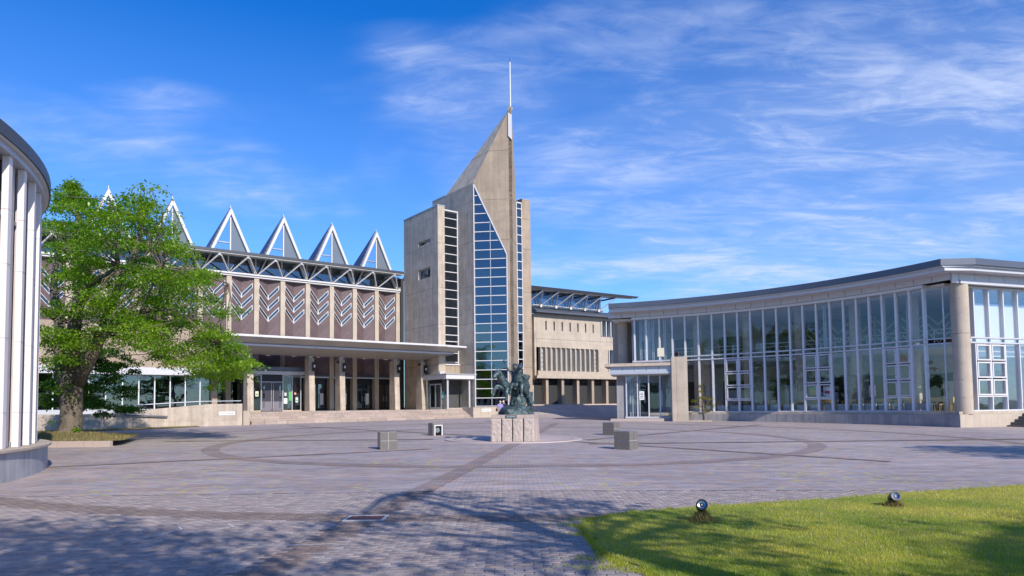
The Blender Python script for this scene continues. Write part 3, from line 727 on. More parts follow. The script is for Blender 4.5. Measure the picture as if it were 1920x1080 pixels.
for jn in range(-2, 4):
    s0 = 0.22 + 4.535 * jn; ap, bz, hw = 18.85, 14.9, 1.72
    lan = None
    b = MB(); fw = 0.22
    for sg in (-1, 1):
        # a gable leg: parallelogram section running from apex to the eave
        b.hexa([F(s0 + sg * hw, -0.75, bz), F(s0 + sg * (hw - fw), -0.75, bz), F(s0 + sg * (hw - fw), -0.35, bz), F(s0 + sg * hw, -0.35, bz),
                F(s0 + sg * 0.01, -0.75, ap), F(s0, -0.75, ap - 0.53), F(s0, -0.35, ap - 0.53), F(s0 + sg * 0.01, -0.35, ap)])
    lan = b.build('roof_lantern', M_WHITE, hall)
    MB().box(F, s0 - 0.05, s0 + 0.05, -0.66, -0.52, bz, ap - 0.8).build('mullion', M_WHITE, lan)
    for sg in (-1, 1):
        hwi = hw - fw - 0.02; q = MB()
        q.prism([F(s0 + sg * 0.05, -0.62, bz), F(s0 + sg * hwi, -0.62, bz), F(s0 + sg * 0.05, -0.62, ap - 0.68)], [F(s0 + sg * 0.05, -0.60, bz), F(s0 + sg * hwi, -0.60, bz), F(s0 + sg * 0.05, -0.60, ap - 0.68)])
        q.build('pane', M_GLASS if sg < 0 else M_GREYGL, lan)  # right pane: opaque grey painted for the lining seen through it
        t = MB(); db = -3.0; h2 = hw + 0.14
        t.prism([F(s0 + sg * hw, -0.751, bz), F(s0 + sg * (hw - 0.1), db, bz), F(s0, -0.751, ap - 0.02)], [F(s0 + sg * h2, -0.751, bz), F(s0 + sg * h2, db, bz), F(s0, -0.751, ap + 0.10)])
        o = t.build('slate_roof', M_SHINGLE, lan)
        planar_uv(o, F(s0, 0, bz), Vector((F(0, 1, 0) - F(0, 0, 0))), (F(-sg * hw, 0, ap - bz) - F(0, 0, 0)).normalized())
    t = MB(); t.prism([F(s0 - hw + .1, db, bz), F(s0 + hw - .1, db, bz), F(s0, -0.76, ap - 0.05)], [F(s0 - hw + .1, db - .1, bz), F(s0 + hw - .1, db - .1, bz), F(s0, -0.86, ap)])
    t.build('back_pane', M_GLASS, lan)
    for sg in (-1, 1): MB().prism([F(s0 + sg * (hw - .03), -0.77, bz), F(s0 + sg * (hw - .13), db, bz), F(s0, -0.77, ap - 0.1)], [F(s0 + sg * (hw - .06), -0.77, bz), F(s0 + sg * (hw - .16), db, bz), F(s0, -0.77, ap - 0.16)]).build('lining', M_PANEL, lan)
    MB().box(F, s0 - 0.95, s0 + 0.95, -0.9, -0.70, bz + 0.95, bz + 1.05).build('tie_bar', M_ALU, lan)
    MB().tube([F(s0, -0.55, ap - 0.05), F(s0, -0.55, ap + 0.22)], 0.03, 6).build('finial', M_ALU, lan)

# low lobby to the left of the hall, behind the trees
lob = thing('glazed_lobby', 'low concrete lobby with tall windows behind the cherry tree, left of the canopy', 'lobby building', F(-9, 1.5, PZ))
MB().box(F, -17, -1.35, 0.05, 2.1, 4.9, 8.1).build('wall', M_CONC, lob)
MB().box(F, -17.2, -1.2, 0.05, 2.35, 4.36, 4.9).build('roof_band', M_PANEL, lob)
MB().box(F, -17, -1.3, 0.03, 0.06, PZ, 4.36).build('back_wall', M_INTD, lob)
MB().box(F, -17, -1.3, 1.45, 1.62, PZ - 0.4, PZ + 0.32).build('sill', M_ALU, lob)
for k in range(14):
    s0 = -16.6 + k * 1.08
    MB().box(F, s0 - 0.04, s0 + 0.04, 1.44, 1.60, PZ + 0.321, 4.355).build('mullion', M_FRAME, lob)
    MB().box(F, s0 + 0.045, s0 + 1.035, 1.51, 1.53, PZ + 0.321, 4.355).build('pane', M_GLASSB, lob)
MB().box(F, -1.75, -1.35, 1.0, 2.0, PZ, 4.355).build('pillar', M_CONC, lob)

# entrance vestibule of the hall
ves = thing('entrance_vestibule', 'dark double door between teal glass panels under a grey flat roof, below the long canopy', 'entrance', F(3, 1.5, PZ))
MB().box(F, 0.5, 5.45, 0.0, 3.45, 4.82, 5.12).build('roof', M_ROOFB, ves)
MB().box(F, 0.62, 5.3, 0.0, 3.25, 4.5, 4.79).build('roof_lip', M_PANEL, ves)
for s0, s1 in ((0.72, 1.72), (3.58, 4.28), (4.33, 5.05)): MB().box(F, s0, s1, 2.98, 3.0, PZ + 0.1, 4.49).build('pane', M_GLASS, ves)
MB().box(F, 5.04, 5.06, 0.05, 2.96, PZ + 0.1, 4.49).build('pane', M_GLASS, ves)
MB().box(F, 0.70, 0.72, 0.05, 2.96, PZ + 0.1, 4.49).build('pane', M_GLASS, ves)
for s0 in (0.68, 1.73, 3.50, 4.285, 5.02): MB().box(F, s0, s0 + 0.07, 2.93, 3.05, PZ + 0.1, 4.495).build('post', M_ALU, ves)
MB().box(F, 0.66, 1.73, 2.9, 3.08, PZ, PZ + 0.1).build('kerb', M_CONCP, ves); MB().box(F, 3.5, 5.12, 2.9, 3.08, PZ, PZ + 0.1).build('kerb', M_CONCP, ves)
MB().box(F, 1.8, 3.5, 2.93, 3.06, 3.92, 4.49).build('transom_panel', M_BLACK, ves)
MB().box(F, 1.8, 3.5, 2.94, 3.09, 3.86, 3.915).build('door_head', M_ALU, ves)
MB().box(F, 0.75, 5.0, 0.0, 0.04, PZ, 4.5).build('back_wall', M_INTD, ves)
M_DOOR = mat('dark_plum_door', (0.055, 0.05, 0.065), 0.35, 0.2)
for k in (0, 1):
    a0 = 1.81 + k * 0.85; a1 = a0 + 0.83
    dr = MB().box(F, a0, a1, 2.95, 3.02, PZ + 0.02, 3.855).build('door', M_DOOR, ves)
    gx = a0 + 0.12 if k == 0 else a1 - 0.24
    for z0, z1 in ((1.75, 2.35), (2.55, 3.0), (3.1, 3.6)): MB().box(F, gx, gx + 0.12, 3.021, 3.03, z0, z1).build('pane', M_GLASSB, dr)
    MB().box(F, a0 + 0.02, a1 - 0.02, 3.021, 3.028, PZ + 0.05, 2.28).build('kick_plate', mat('grey_kick_plate', (0.22, 0.20, 0.235), 0.4, 0.3), dr)
    hx = a1 - 0.07 if k == 0 else a0 + 0.07
    MB().tube([F(hx, 3.08, 1.65), F(hx, 3.08, 3.8)], 0.022, 6).build('handle', M_ALU, dr)

# long canopy
can = thing('entrance_canopy', 'long pale metal canopy with upswept pointed edges on five concrete fins', 'canopy', F(8, 4.5, PZ))
SEC = [(9.0, 7.10), (9.0, 6.93), (7.65, 6.56), (7.65, 6.42), (4.9, 6.03), (4.1, 6.03), (1.9, 6.42), (1.9, 6.56), (0.75, 6.93), (0.75, 7.10)]
def strip(i, j, s0, s1, name, m, th=0.03, shift0=0, shift1=0):
    (da, za), (db, zb_) = SEC[i], SEC[j]
    MB().hexa([F(s0, da, za), F(s1 + shift0, da, za), F(s1 + shift1, db, zb_), F(s0, db, zb_), F(s0, da, za + th), F(s1 + shift0, da, za + th), F(s1 + shift1, db, zb_ + th), F(s0, db, zb_ + th)]).build(name, m, can)
CL, CR = -2.3, 15.9
nb = 8; stp = (CR - CL) / nb
M_CWHITE = mat('white_canopy_edge', (0.70, 0.68, 0.68), 0.35, 0.1)
M_CGREY = mat('grey_canopy_sheet', (0.40, 0.385, 0.375), 0.38, 0.35, var=0.05)
for k in range(nb):
    s0, s1 = CL + k * stp + 0.006, CL + (k + 1) * stp - 0.006
    MB().box(F, s0, s1, 8.88, 9.0, 6.93, 7.10).build('edge_panel', M_CWHITE, can)
    strip(1, 2, s0, s1, 'wing_panel', M_CGREY)
    MB().box(F, s0, s1, 7.62, 7.74, 6.40, 6.55).build('lip', M_FRAME, can)
    strip(3, 4, s0, s1, 'soffit_panel', M_CGREY); strip(4, 5, s0, s1, 'soffit_panel', M_CGREY); strip(5, 6, s0, s1, 'soffit_panel', M_CGREY); strip(7, 8, s0, s1, 'wing_panel', M_CGREY)
MB().box(F, CL, 16.2, 0.75, 8.87, 7.0, 7.09).build('deck', M_CGREY, can)
# boat-shaped right end
tip_t, tip_l = 18.2, 17.6
b = MB(); s0 = CR + 0.006
b.prism([F(s0, 9.0, 6.93), F(tip_t, 8.6, 6.95), F(tip_t, 1.2, 6.95), F(s0, 0.75, 6.93)], [F(s0, 9.0, 7.10), F(tip_t, 8.6, 7.10), F(tip_t, 1.2, 7.10), F(s0, 0.75, 7.10)])
b.build('edge_panel', M_CWHITE, can)
b = MB(); b.quad(F(s0, 9.0, 6.93), F(tip_t, 8.6, 6.95), F(tip_l, 7.4, 6.58), F(s0, 7.65, 6.56)).quad(F(tip_t, 8.6, 6.95), F(tip_t, 1.2, 6.95), F(tip_l, 2.1, 6.58), F(tip_l, 7.4, 6.58)); b.build('wing_panel', M_CGREY, can)
b = MB(); b.prism([F(s0, 7.74, 6.42), F(tip_l, 7.45, 6.44), F(tip_l, 2.1, 6.44), F(s0, 1.9, 6.42)], [F(s0, 7.74, 6.56), F(tip_l, 7.45, 6.575), F(tip_l, 2.1, 6.575), F(s0, 1.9, 6.56)]); b.build('lip', M_FRAME, can)
b = MB(); e_ = 16.9
b.quad(F(s0, 7.65, 6.415), F(tip_l, 7.35, 6.435), F(e_, 4.9, 6.10), F(s0, 4.9, 6.03)).quad(F(tip_l, 7.35, 6.435), F(tip_l, 2.2, 6.435), F(e_, 4.1, 6.10), F(e_, 4.9, 6.10)).quad(F(s0, 4.9, 6.03), F(e_, 4.9, 6.10), F(e_, 4.1, 6.10), F(s0, 4.1, 6.03)); b.build('soffit_panel', M_CGREY, can)
for s0 in (0.33, 5.28, 7.95, 13.12, 15.85):
    b = MB()
    b.prism([F(s0 - 0.24, 3.95, PZ), F(s0 + 0.24, 3.95, PZ), F(s0 + 0.24, 5.1, PZ), F(s0 - 0.24, 5.1, PZ)], [F(s0 - 0.24, 3.95, 5.83), F(s0 + 0.24, 3.95, 5.83), F(s0 + 0.24, 4.85, 5.83), F(s0 - 0.24, 4.85, 5.83)])
    post = b.build('post', M_CONC2, can, bevel=0.02)
    MB().box(F, s0 - 0.17, s0 + 0.17, 4.2, 4.7, 5.84, 6.03).build('bearing', M_ALU, post)
    lamp = MB().box(F, s0 + 0.0, s0 + 0.2, 5.0, 5.22, 4.75, 5.5).build('lamp', M_BLACK, can)
    MB().box(F, s0 + 0.03, s0 + 0.17, 5.221, 5.235, 5.05, 5.25).build('diffuser', M_WHITE, lamp)
    sg = 1 if s0 in (5.28, 13.12) else -1
    MB().box(F, s0 + sg * 0.3 - 0.09, s0 + sg * 0.3 + 0.09, 4.6, 4.85, 5.5, 5.68).build('speaker', M_BLACK, post)

# steps in front of the terrace: courses of long stones
st = thing('stone_steps', 'broad flight of pinkish stone steps below the canopy', 'steps', F(8, 9.6, 0.6)); st['kind'] = 'structure'
for kk in ('category',): del st[kk]
MB().box(F, -1.2, 17.45, 8.76, 10.1, 0.1, 0.70).build('core', M_CONCG, st)
variantsS = {}
nst = 5; rise = (PZ - 0.64) / nst
for r in range(nst):
    d1 = 10.5 - r * 0.35; z0, z1 = 0.64 + r * rise, 0.64 + (r + 1) * rise
    if r > 0: MB().box(F, -1.2, 17.45, 8.76, d1 - 0.02, z0 - 0.02, z0 + rise - 0.03).build('core', M_CONCG, st)
    s = -1.22 + rnd.uniform(-0.8, 0)
    while s < 17.4:
        l = rnd.uniform(0.7, 1.35); a, c = max(s, -1.22), min(s + l - 0.015, 17.46)
        if c - a > 0.12:
            v = rnd.uniform(0.85, 1.12)
            MB().box(F, a, c, d1 - 0.36, d1 + rnd.uniform(-0.012, 0.012), z0 - (0.12 if r == 0 else 0), z1 - 0.006 + rnd.uniform(-0.004, 0.004)).build('step_stone', M_STEP, st, tint=(v * rnd.uniform(0.97, 1.04), v, v * rnd.uniform(0.95, 1.02), 1))
        s += l

# ramp wall, left, with hand rail
rw = thing('ramp_wall', 'board-marked concrete ramp wall with a sloping top, left of the steps', 'concrete wall', F(-6, 10.5, 0.6))
b = MB()
for s0, s1, za, zb_ in ((-16, -11.3, 1.32, 1.36), (-11.3, -9.2, 1.45, 1.58), (-9.2, -4.1, 1.58, 2.03), (-4.1, -1.85, 2.03, 2.05)):
    b.hexa([F(s0, 10.2, 0.2), F(s1, 10.2, 0.2), F(s1, 10.5, 0.2), F(s0, 10.5, 0.2), F(s0, 10.2, za), F(s1, 10.2, zb_), F(s1, 10.5, zb_), F(s0, 10.5, za)])
b.build('wall', M_CONC2, rw)
MB().box(F, -1.8, -1.48, 10.25, 10.55, 0.2, 1.56).build('end_pillar', M_CONCP, rw)
MB().box(F, -1.845, -1.25, 8.8, 10.2, 0.2, 1.45).build('return_wall', M_CONC2, rw)
rail = MB().tube([F(-10.6, 10.68, 1.47), F(-6.6, 10.68, 1.25)], 0.045, 8).build('hand_rail', M_ROOFB, rw)
for k in range(5):
    s = -10.3 + k * 0.88; MB().tube([F(s, 10.5, 1.40 - k * 0.048), F(s, 10.68, 1.43 - k * 0.048)], 0.018, 6).build('bracket', M_ROOFB, rail)
MB().tube([F(-10.2, 10.35, 1.9), F(-4.6, 10.35, 2.22), F(-1.9, 10.35, 2.25)], 0.03, 8).build('top_rail', M_ALU, rw)
M_SIGN = mat('white_enamel_sign', (0.78, 0.78, 0.78), 0.4)
M_INK = mat('sign_ink', (0.10, 0.10, 0.12), 0.6); M_INKR = mat('sign_red_ink', (0.45, 0.06, 0.08), 0.6)
def small_sign(name, label, s0, s1, d, z0, z1):
    t = MB().box(F, s0, s1, d, d + 0.025, z0, z1).build(name, M_SIGN, loc=F(s0, d, z0))
    tag(t, label, 'sign')
    w = s1 - s0; h = z1 - z0
    rr = random.Random(3)
    for k in range(9):
        a = s0 + w * (0.08 + 0.095 * k); z = z0 + h * 0.3
        MB().box(F, a, a + w * rr.uniform(0.03, 0.06), d + 0.026, d + 0.028, z, z + h * rr.uniform(0.2, 0.45)).build('mark', M_INKR if k in (4, 5) else M_INK, t)
small_sign('wall_sign', 'small white sign on the ramp wall left of the steps', -3.4, -2.36, 10.502, 1.27, 1.51)

# wall at the right end of the steps
sw_ = thing('stair_wall', 'low concrete wall closing the right end of the steps, behind the statue', 'concrete wall', F(18.8, 10.5, 0.6))
MB().box(F, 17.75, 20.3, 10.35, 10.62, 0.2, 1.62).build('wall', M_CONCP, sw_)
MB().hexa([F(17.47, 8.0, 0.3), F(17.75, 8.0, 0.3), F(17.75, 10.62, 0.3), F(17.47, 10.62, 0.3), F(17.47, 8.0, 1.66), F(17.75, 8.0, 1.66), F(17.75, 10.62, 1.60), F(17.47, 10.62, 1.60)]).build('side_wall', M_CONC2, sw_)
MB().box(F, 20.05, 20.3, 6.0, 10.35, 0.2, 1.62).build('end_wall', M_CONC2, sw_)
small_sign('wall_sign', 'small white sign on the low wall just left of the statue', 18.35, 19.35, 10.622, 1.22, 1.46)

# ---------------------------------------------------------------- tower
tw = thing('tower', 'tall concrete tower with a slanting pointed top, blue glass front and white mast', 'tower', F(19, 7, PZ))
JZ = [1.2, 5.5, 9.2, 12.6, 16.7, 20.1]
def tiers(s0, s1, d0, d1, zs, name='wall_panel', m=None, gap=0.022):
    for z0, z1 in zip(zs, zs[1:]): MB().box(F, s0, s1, d0, d1, z0 + gap / 2, z1 - gap / 2).build(name, m or M_CONC, tw)
    MB().box(F, s0 + 0.03, s1 - 0.03, d0 + 0.03, d1 - 0.03, zs[0], zs[-1] - 0.02).build('core', M_JOINT, tw)
# left wing: an L of walls with a glazed strip beside it; two openings in its left face
WS = 16.40
def left_face(z0, z1, holes):
    """left wall of the wing between z0 and z1, thickness .45, with window holes (d0,d1,za,zb)"""
    d0, d1 = 0.3, 6.7
    if not holes:
        MB().box(F, WS, WS + 0.45, d0, d1, z0 + 0.011, z1 - 0.011).build('wall_panel', M_CONC2, tw); return
    hs = sorted(holes, key=lambda h: h[2]); z = z0 + 0.011
    b = MB()
    for ha, hb, za, zb_ in hs:
        b.box(F, WS, WS + 0.45, d0, d1, z, za); b.box(F, WS, WS + 0.45, d0, ha, za, zb_); b.box(F, WS, WS + 0.45, hb, d1, za, zb_); z = zb_
    b.box(F, WS, WS + 0.45, d0, d1, z, z1 - 0.011)
    b.build('wall_panel', M_CONC2, tw)
wz = [1.2, 5.5, 9.2, 12.6, 16.7, 20.15]
wh = {3: [(3.13, 5.35, 13.75, 14.7)], 4: [(3.15, 5.38, 16.95, 17.35)]}
for k, (z0, z1) in enumerate(zip(wz, wz[1:])): left_face(z0, z1, wh.get(k))
MB().box(F, WS + 0.03, WS + 0.42, 0.33, 6.67, 1.2, 12.9).build('core', M_JOINT, tw)
for ha, hb, za, zb_ in (wh[3][0], wh[4][0]):
    w = MB()
    for bx in ((ha, hb, za, za + 0.07), (ha, hb, zb_ - 0.07, zb_), (ha, ha + 0.07, za + 0.07, zb_ - 0.07), (hb - 0.07, hb, za + 0.07, zb_ - 0.07)): w.box(F, WS + 0.22, WS + 0.34, bx[0], bx[1], bx[2], bx[3])
    wo = w.build('window', M_ALU, tw)
    MB().box(F, WS + 0.27, WS + 0.29, ha + 0.07, hb - 0.07, za + 0.07, zb_ - 0.07).build('pane', M_GLASSD, wo)
for z0, z1 in zip(wz, wz[1:]): MB().box(F, WS + 0.455, 17.14, 6.05, 6.7, z0 + 0.011, z1 - 0.011).build('wall_panel', M_CONCP, tw)
MB().box(F, WS + 0.46, 17.1, 6.1, 6.66, 1.2, 20.1).build('core', M_JOINT, tw)
MB().box(F, WS - 0.03, 17.17, 0.27, 6.73, 20.155, 20.23).build('coping', M_ALU, tw)
MB().box(F, WS + 0.46, 18.6, 0.3, 6.0, 1.2, 19.9).build('dark_core', M_DARK, tw)
# window strips: rows of panes at .835 m
ROWH = 0.838
def strip_glazing(Fr, a0, a1, b_, z_lo, z_hi, zref, ncol=1, right=None, mw=0.07, name='strip_pane', split=None, gm=None):
    """a0..a1 along, glazing plane b_; right(z) trims the right edge for a slanting frame"""
    k0 = math.floor((z_lo - zref) / ROWH); z = zref + k0 * ROWH
    while z < z_hi - 0.05:
        za, zb_ = max(z, z_lo), min(z + ROWH, z_hi)
        if zb_ - za > 0.12:
            zi0, zi1 = za + mw / 2, zb_ - mw / 2
            ra, rb_ = (right(zi0), right(zi1)) if right else (a1, a1)
            cuts = [a0] + ([split] if split else []) + [None]
            for c0, c1 in zip(cuts, cuts[1:]):
                e0, e1 = (ra, rb_) if c1 is None else (min(c1 - 0.02, ra), min(c1 - 0.02, rb_))
                st_ = c0 + (0.02 if c0 != a0 else 0)
                if max(e0, e1) - st_ < 0.06: continue
                e1 = max(e1, st_ + 0.01); e0 = max(e0, st_ + 0.01)
                q1, q2, q3 = (rnd.uniform(-.010, .010) for _ in range(3)); q4 = q2 + q3 - q1      # no two sheets sit quite alike
                MB().hexa([Fr(st_, b_ - 0.03 + q1, zi0), Fr(e0, b_ - 0.03 + q2, zi0), Fr(e0, b_ + q2, zi0), Fr(st_, b_ + q1, zi0), Fr(st_, b_ - 0.03 + q3, zi1), Fr(e1, b_ - 0.03 + q4, zi1), Fr(e1, b_ + q4, zi1), Fr(st_, b_ + q3, zi1)]).build(name, gm or M_GLASSD, tw)
            rt = right(za) if right else a1
            MB().box(Fr, a0, max(rt, a0 + 0.02), b_ - 0.04, b_ + 0.06, za - mw / 2, za + mw / 2).build('transom', M_WHITE, tw)
        z += ROWH
strip_glazing(F, 17.25, 18.64, 6.40, 7.7, 19.78, 12.49)
strip_glazing(F, 17.25, 18.64, 6.40, 5.62, 6.9, 12.49)
for a in (17.15, 18.64): MB().box(F, a, a + 0.09, 6.33, 6.5, 5.55, 19.85).build('frame', M_WHITE, tw)
MB().box(F, 17.15, 18.73, 6.33, 6.5, 19.85, 19.97).build('frame', M_WHITE, tw)
MB().box(F, 17.15, 18.73, 6.05, 6.62, 1.2, 5.50).build('wall_panel', M_CONC, tw)
MB().box(F, 17.15, 18.73, 6.2, 6.72, 5.5, 5.6).build('sill', M_WHITE, tw)
# core: left wall along d, chamfered front B-C, right facet C-D
S1 = 18.74
CF_ang = R(37.557 - 45)
Bp = F(S1, 9.05, 0)
CFr = frame((Bp.x, Bp.y), CF_ang)        # along the chamfer from B, outward
LEN = 3.60
ZB = 22.05; ZAP = 28.9
cz = [1.2, 5.5, 9.2, 12.6, 16.7, 20.4, ZB]
for z0, z1 in zip(cz, cz[1:]):
    top = z1 - (0.011 if z1 < ZB else 0)
    MB().box(F, S1, S1 + 0.4, 1.9, 9.0, z0 + 0.011, top).build('wall_panel', M_CONC2, tw)
MB().box(F, S1 + 0.03, S1 + 0.37, 1.95, 8.9, 1.2, 21.9).build('core', M_JOINT, tw)
MB().box(F, S1 - 0.02, S1 + 0.42, 1.86, 4.4, ZB + 0.001, ZB + 0.07).build('coping', M_ALU, tw)
# front leaf: everything right of the slanting glass, plus the spire above
def right_edge(z):           # slanting right boundary of the glazing
    if z <= 15.35: return 3.02
    return max(0.06, 3.02 - (z - 15.35) * (2.93 / 6.42))
def front_poly(zlo, zhi):
    """outline (e,z) of the concrete between two levels"""
    def le(z):
        if z <= ZB - 0.25: return right_edge(z) + 0.09
        if z <= ZB: return 0.0 + 0.09 * (ZB - z)
        return (z - ZB) / (ZAP - ZB) * (LEN - 0.05)
    zs_ = sorted(set([zlo, zhi] + [z for z in (15.35, ZB - 0.25, ZB) if zlo < z < zhi]))
    return [(LEN, zlo), (LEN, zhi)] + [(le(z), z) for z in zs_[::-1]]
fz = [1.2, 5.5, 9.2, 12.6, 16.7, 20.4, 24.9, ZAP]
for z0, z1 in zip(fz, fz[1:]):
    P = front_poly(z0 + 0.012, z1 - 0.012)
    if z1 == ZAP: P = [(LEN, z0 + 0.012), (LEN, ZAP), (LEN - 0.06, ZAP)] + [((z0 - ZB) / (ZAP - ZB) * (LEN - 0.05), z0 + 0.012)]
    MB().prism([CFr(e, -0.35, z) for e, z in P], [CFr(e, 0, z) for e, z in P]).build('front_panel', M_CONC, tw)
P = [(3.3, 1.2), (LEN - 0.05, 1.2), (LEN - 0.05, ZAP - 0.3), (LEN - 0.2, ZAP - 0.4), (0.2, ZB), (0.25, ZB - 0.3), (3.3, 15.5)]
MB().prism([CFr(e, -0.33, z) for e, z in P], [CFr(e, -0.03, z) for e, z in P]).build('core', M_JOINT, tw)
# glazing
strip_glazing(CFr, 0.08, 3.0, -0.14, 1.7, 21.75, 12.49, right=right_edge, split=1.52, name='front_pane', mw=0.07)
MB().box(CFr, 0.0, 0.08, -0.25, 0.02, 1.5, 21.9).build('frame', M_WHITE, tw)
MB().bar(CFr(3.04, -0.08, 15.35), CFr(0.08, -0.08, 21.86), 0.11, 0.2, up=CFr(0, 1, 0) - CFr(0, 0, 0)).build('frame', M_WHITE, tw)
MB().box(CFr, 2.99, 3.09, -0.25, 0.02, 1.5, 15.34).build('frame', M_WHITE, tw)
MB().box(CFr, 1.505, 1.535, -0.16, -0.08, 1.7, 18.5).build('centre_mullion', M_FRAME, tw)
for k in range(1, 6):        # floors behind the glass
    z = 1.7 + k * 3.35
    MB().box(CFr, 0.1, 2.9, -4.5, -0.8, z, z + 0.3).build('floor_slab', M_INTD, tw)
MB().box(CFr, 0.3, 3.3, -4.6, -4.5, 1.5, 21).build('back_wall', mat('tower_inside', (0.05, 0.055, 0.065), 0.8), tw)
# spire: sloping facet from the left wall top to the apex, and back
Cpt = CFr(LEN, 0, 0); DR = Vector((-math.sin(CF_ang), math.cos(CF_ang), 0))
APX = CFr(LEN - 0.03, -0.02, ZAP); A2 = F(S1, 4.39, ZB); Bt = CFr(0, 0, ZB)
Dp = Cpt + DR * 2.6; Dt = Vector((Dp.x, Dp.y, 21.9)); Et = Vector((*(F(S1 + 3, 2.0, 0))[:2], ZB))
def lerp(a, b_, t): return a + (b_ - a) * t
tj = (24.9 - ZB) / (ZAP - ZB)
n_out = (A2 - Bt).cross(APX - Bt).normalized()
if n_out.dot(Vector((-1, -1, 1))) < 0: n_out = -n_out
for ta, tb in ((0, tj - 0.003), (tj + 0.003, 1.0)):
    q = [lerp(A2, APX, ta), lerp(Bt, APX, ta), lerp(Bt, APX, tb), lerp(A2, APX, tb)]
    if tb == 1.0: q = q[:2] + [APX]
    MB().prism([p - n_out * 0.25 for p in q], q).build('spire_panel', M_CONC2, tw)
# right facet and the hidden back, closing the spire
q = [Cpt + Vector((0, 0, 1.2)), Dp + Vector((0, 0, 1.2)), Dt, Vector((Cpt.x, Cpt.y, ZAP))]
off = CFr(-0.3, 0, 0) - CFr(0, 0, 0)
MB().prism([p + off for p in q], [p + (CFr(0.004, 0, 0) - CFr(0, 0, 0)) for p in q]).build('side_panel', M_CONC, tw)
b = MB(); b.quad(APX, Dt, Et).quad(APX, Et, A2).quad(Et, Dt, Dt - Vector((0, 0, 20)), Et - Vector((0, 0, 20))); b.build('rear_facet', M_CONC, tw, recalc=False)
# grooves of the right facet
for z in (5.5, 9.2, 12.6, 16.7, 20.4):
    MB().bar(Cpt + Vector((0.012, 0, z)), Dp + Vector((0.012, 0, z - 0.02)), 0.012, 0.03).build('joint', M_JOINT, tw)
# vent panel and mast
wp = MB(); wp.prism([CFr(3.30, 0.005, 28.30), CFr(3.64, 0.005, 28.10), CFr(3.64, 0.005, 25.75), CFr(3.30, 0.005, 26.15)], [CFr(3.30, 0.12, 28.30), CFr(3.64, 0.12, 28.10), CFr(3.64, 0.12, 25.75), CFr(3.30, 0.12, 26.15)])
wp.build('vent_cover', M_WHITE, tw)
mp_ = CFr(3.50, -0.12, 0)
mast = MB().tube([Vector((mp_.x, mp_.y, 28.0)), Vector((mp_.x, mp_.y, 33.1))], [0.075, 0.055], 8).build('mast', M_WHITE, tw)
MB().tube([Vector((mp_.x, mp_.y, 33.1)), Vector((mp_.x, mp_.y, 33.5))], 0.02, 6).build('lightning_rod', M_BLACK, mast)
# right strip of windows and right pier
sD, dD = to_hall(Dp.x, Dp.y)
strip_glazing(F, sD + 0.05, sD + 0.62, dD - 0.05, 2.0, 20.75, 12.49 + 0.25, mw=0.075)
for a in (sD + 0.0, sD + 0.62): MB().box(F, a, a + 0.07, dD - 0.1, dD + 0.04, 1.6, 20.9).build('frame', M_WHITE, tw)
MB().box(F, sD + 0.0, sD + 0.69, dD - 0.1, dD + 0.04, 20.78, 20.9).build('frame', M_WHITE, tw)
MB().box(F, sD + 0.02, sD + 0.6, dD - 3, dD - 0.3, 1.5, 20.6).build('dark_core', M_DARK, tw)
pz = [1.4, 5.3, 9.0, 12.4, 16.5, 19.4, 21.25]
for z0, z1 in zip(pz, pz[1:]): MB().box(F, sD + 0.70, sD + 1.68, dD - 3.0, dD + 0.05, z0 + 0.011, z1 - 0.011).build('pier_panel', M_CONC, tw)
MB().box(F, sD + 0.73, sD + 1.65, dD - 2.95, dD + 0.02, 1.4, 21.2).build('core', M_JOINT, tw)
MB().box(F, sD + 0.68, sD + 1.70, dD - 3.02, dD + 0.07, 21.252, 21.31).build('coping', M_ALU, tw)

# glass vestibule at the foot of the tower
gv = thing('tower_vestibule', 'glass entrance box with a flat white roof at the foot of the tower', 'entrance', F(17.5, 8, PZ))
MB().box(F, 15.75, 19.35, 5.0, 9.0, 4.13, 4.5).build('roof', M_WHITE, gv)
MB().box(F, 15.7, 19.42, 4.95, 9.07, 4.505, 4.6).build('roof_edge', M_ALU, gv)
MB().box(F, 16.1, 16.6, 7.0, 7.4, 4.6, 4.85).build('roof_unit', M_PANEL, gv)
for a0, a1 in ((16.15, 18.3), (18.45, 19.0)): MB().box(F, a0, a1, 8.74, 8.76, PZ + 0.12, 4.125).build('pane', M_GLASS, gv)
MB().box(F, 19.05, 19.07, 5.2, 8.72, PZ + 0.12, 4.125).build('pane', M_GLASS, gv)
for a, rr in ((16.08, 0.09), (18.37, 0.09)): MB().tube([F(a, 8.7, PZ), F(a, 8.7, 4.125)], rr, 12).build('column', M_PANEL, gv, smooth=False)
MB().box(F, 15.9, 19.1, 8.66, 8.84, PZ, PZ + 0.115).build('kerb', M_CONCP, gv)
for d0, d1, m in ((5.3, 5.9, M_GLASS), (8.0, 8.6, M_GLASS)): MB().box(F, 15.92, 15.94, d0, d1, PZ + 0.05, 4.125).build('pane', m, gv)
for k in range(2):
    d0 = 5.95 + k * 0.98
    dr = MB().box(F, 15.9, 15.95, d0, d0 + 0.08, PZ + 0.02, 3.75).box(F, 15.9, 15.95, d0 + 0.88, d0 + 0.96, PZ + 0.02, 3.75).box(F, 15.9, 15.95, d0 + 0.08, d0 + 0.88, 3.65, 3.75).box(F, 15.9, 15.95, d0 + 0.08, d0 + 0.88, PZ + 0.02, PZ + 0.2).build('door', M_ALU, gv)
    MB().box(F, 15.915, 15.935, d0 + 0.08, d0 + 0.88, PZ + 0.2, 3.65).build('pane', M_GLASSB, dr)
MB().box(F, 15.9, 15.95, 5.9, 7.95, 3.76, 4.12).build('transom_panel', M_BLACK, gv)
MB().box(F, 16.2, 18.9, 6.8, 6.85, PZ, 4.1).build('back_wall', M_INTD, gv)

